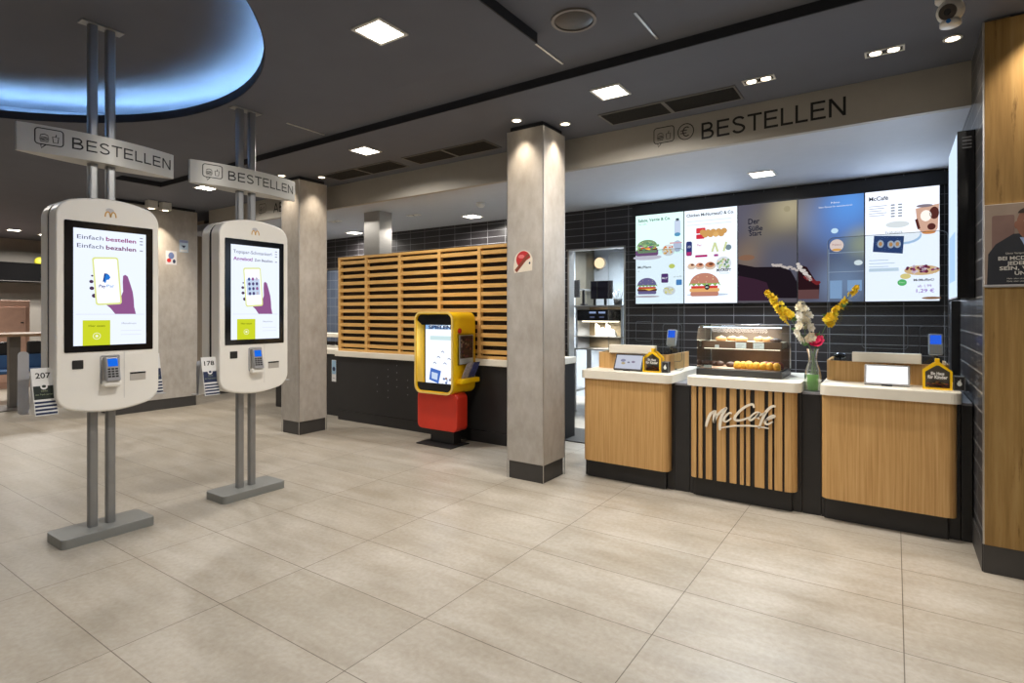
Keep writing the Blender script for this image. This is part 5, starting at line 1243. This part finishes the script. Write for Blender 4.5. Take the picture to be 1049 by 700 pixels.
t = thing('white_bin', 'white bin on the steel prep table', 'bin', (-3.85, 6.95, .9)); MB(M_WHITE).rbox(-3.96, -3.76, 6.85, 7.05, .9, 1.05, .02).build('bin_body', t); MB(M_LAMPF).rbox(-3.97, -3.75, 6.84, 7.06, 1.05, 1.07, .01).build('lid', t)
t = thing('rack_frame', 'leaning bright steel rack beside the warming cabinet', 'rack', (-3.8, 6.9, .9))
for k in range(3): MB(M_METTRIM).tube([(-3.88+.05*k, 7.1, .905), (-3.93+.06*k, 7.15, 1.46)], .012, 8).build('rail', t)
t = thing('wall_monitor', 'dark monitor on an arm at the inner edge of the doorway', 'monitor', (-4.1, 7.6, 1.7)); MB(M_BLACK).rbox(-4.15, -3.9, 7.5, 7.54, 1.62, 1.88, .004).build('casing', t); MB(M_STEEL).tube([(-4.02, 7.54, 1.75), (-4.02, 8.4, 1.75)], .015, 8).build('arm', t)
o = MB(M_GRILL).rbox(-3.2, -2.3, 5.35, 6.0, 0, .012, .005).build('floor_mat'); tag(o, 'dark rubber mat on the floor behind the counter', 'floor mat')

# ------------------------------------------------------------------ dining corner, far left
t = thing('bar_table', 'tall wooden table on a grey post in the dining corner', 'table', (-10.6, 2.7, 0))
MB(plain('table_brown', (150, 120, 92), .5)).rbox(-11.2, -10.25, 1.9, 3.4, 1.05, 1.09, .006).build('table_top', t)
MB(plain('post_grey', (104, 100, 96), .45, metal=.2)).rbox(-10.66, -10.54, 2.62, 2.75, .02, 1.05, .01).build('leg', t)
MB(plain('post_grey', (104, 100, 96), .45, metal=.2)).rbox(-10.9, -10.3, 2.4, 3.0, 0, .02, .006).build('foot_plate', t)
M_BLUE = plain('blue_upholstery', (60, 96, 140), .7)
def chair(x, y, label):
    t = thing('dining_chair', label, 'chair', (x, y, 0), 'dining chairs in the far corner')
    MB(M_BLUE).rbox(x-.22, x+.22, y-.22, y+.22, .42, .48, .02).build('seat', t)
    MB(M_BLUE).rbox(x-.24, x-.19, y-.22, y+.22, .48, .70, .015).build('backrest', t)
    MB(M_BLACK).rbox(x-.25, x-.2, y-.2, y+.2, .70, .92, .03).build('headrest', t)
    for sx in (-1, 1):
        for sy in (-1, 1): MB(M_METTRIM).tube([(x+sx*.17, y+sy*.17, .42), (x+sx*.21, y+sy*.21, 0)], .012, 8).build('leg', t)
chair(-11.75, 2.83, 'blue chair with black headrest, left behind the tall table')
chair(-11.75, 3.4, 'blue chair with black headrest, right behind the tall table')
t = thing('sideboard_cabinet', 'pale pink cabinet behind the tall table', 'cabinet', (-13.5, 2.9, 0)); M_PINK = plain('pale_pink_laminate', (196, 158, 140), .5)
MB(M_PINK).rbox(-13.9, -13.45, 2.2, 3.64, 0, 1.62, .006).build('body', t)
for (a, c) in ((2.25, 2.92), (2.94, 3.58)): 
    d = MB(M_PINK).rbox(-13.45, -13.43, a, c, .12, 1.5, .006).build('door', t); MB(M_BLACK).rbox(-13.43, -13.41, c-.08, c-.04, 1.2, 1.22, .003).build('handle', d)
t = thing('wall_shelf', 'long dark shelf box on the grey dining wall', 'shelf', (X0+.2, 2.5, 2.0)); MB(plain('deep_black_panel', (15, 15, 16), .9, spec=.05)).rbox(X0+.005, X0+.45, -1.5, 5.5, 2.03, 2.42, .004).build('box', t); MB(M_BASE).rbox(X0+.45, X0+.46, -1.5, 5.5, 2.03, 2.05, .002).build('front_lip', t)
t = thing('shelf_lamp', 'small round yellow lamp on the dark shelf', 'lamp', (X0+.3, 4.2, 2.42)); MB(plain('yellow_globe', (226, 218, 70), .5)).ball((X0+.3, 4.2, 2.47), .10, 14).build('globe', t); MB(M_BLACK).lathe([(.05, 0), (.05, .015), (.02, .03)], X0+.3, 4.2, 14, base=2.42).build('base', t)
square_light(-13.6, 3.45, Z1, 'thin ceiling light in the dining corner, left one', 50, .2)
square_light(-13.9, 4.0, Z1, 'thin ceiling light in the dining corner, right one', 50, .2)

# ------------------------------------------------------------------ world, camera, view
wd = bpy.data.worlds.new('room_world'); scn.world = wd; wd.use_nodes = True
bgn = wd.node_tree.nodes.get('Background'); bgn.inputs[0].default_value = (.03, .03, .035, 1); bgn.inputs[1].default_value = 1
cam = bpy.data.cameras.new('camera'); co = bpy.data.objects.new('camera', cam); COL.objects.link(co)
cam.sensor_width = 36; cam.lens = 576.2/1049*36; cam.shift_y = -(350-321.4)/1049; cam.clip_start = .05
co.location = (0, 0, CAM_H); co.rotation_euler = (PI/2, 0, .5979)
scn.camera = co
vs = scn.view_settings; scn.display_settings.display_device = 'sRGB'
vs.view_transform = 'Standard'; vs.look = 'None'; vs.gamma = 1; vs.use_curve_mapping = False; vs.exposure = 0.08
cy = scn.cycles
cy.use_denoising = True; cy.max_bounces = 8; cy.diffuse_bounces = 4; cy.glossy_bounces = 4; cy.transmission_bounces = 6; cy.transparent_max_bounces = 12
cy.sample_clamp_indirect = 6; cy.caustics_reflective = False; cy.caustics_refractive = False
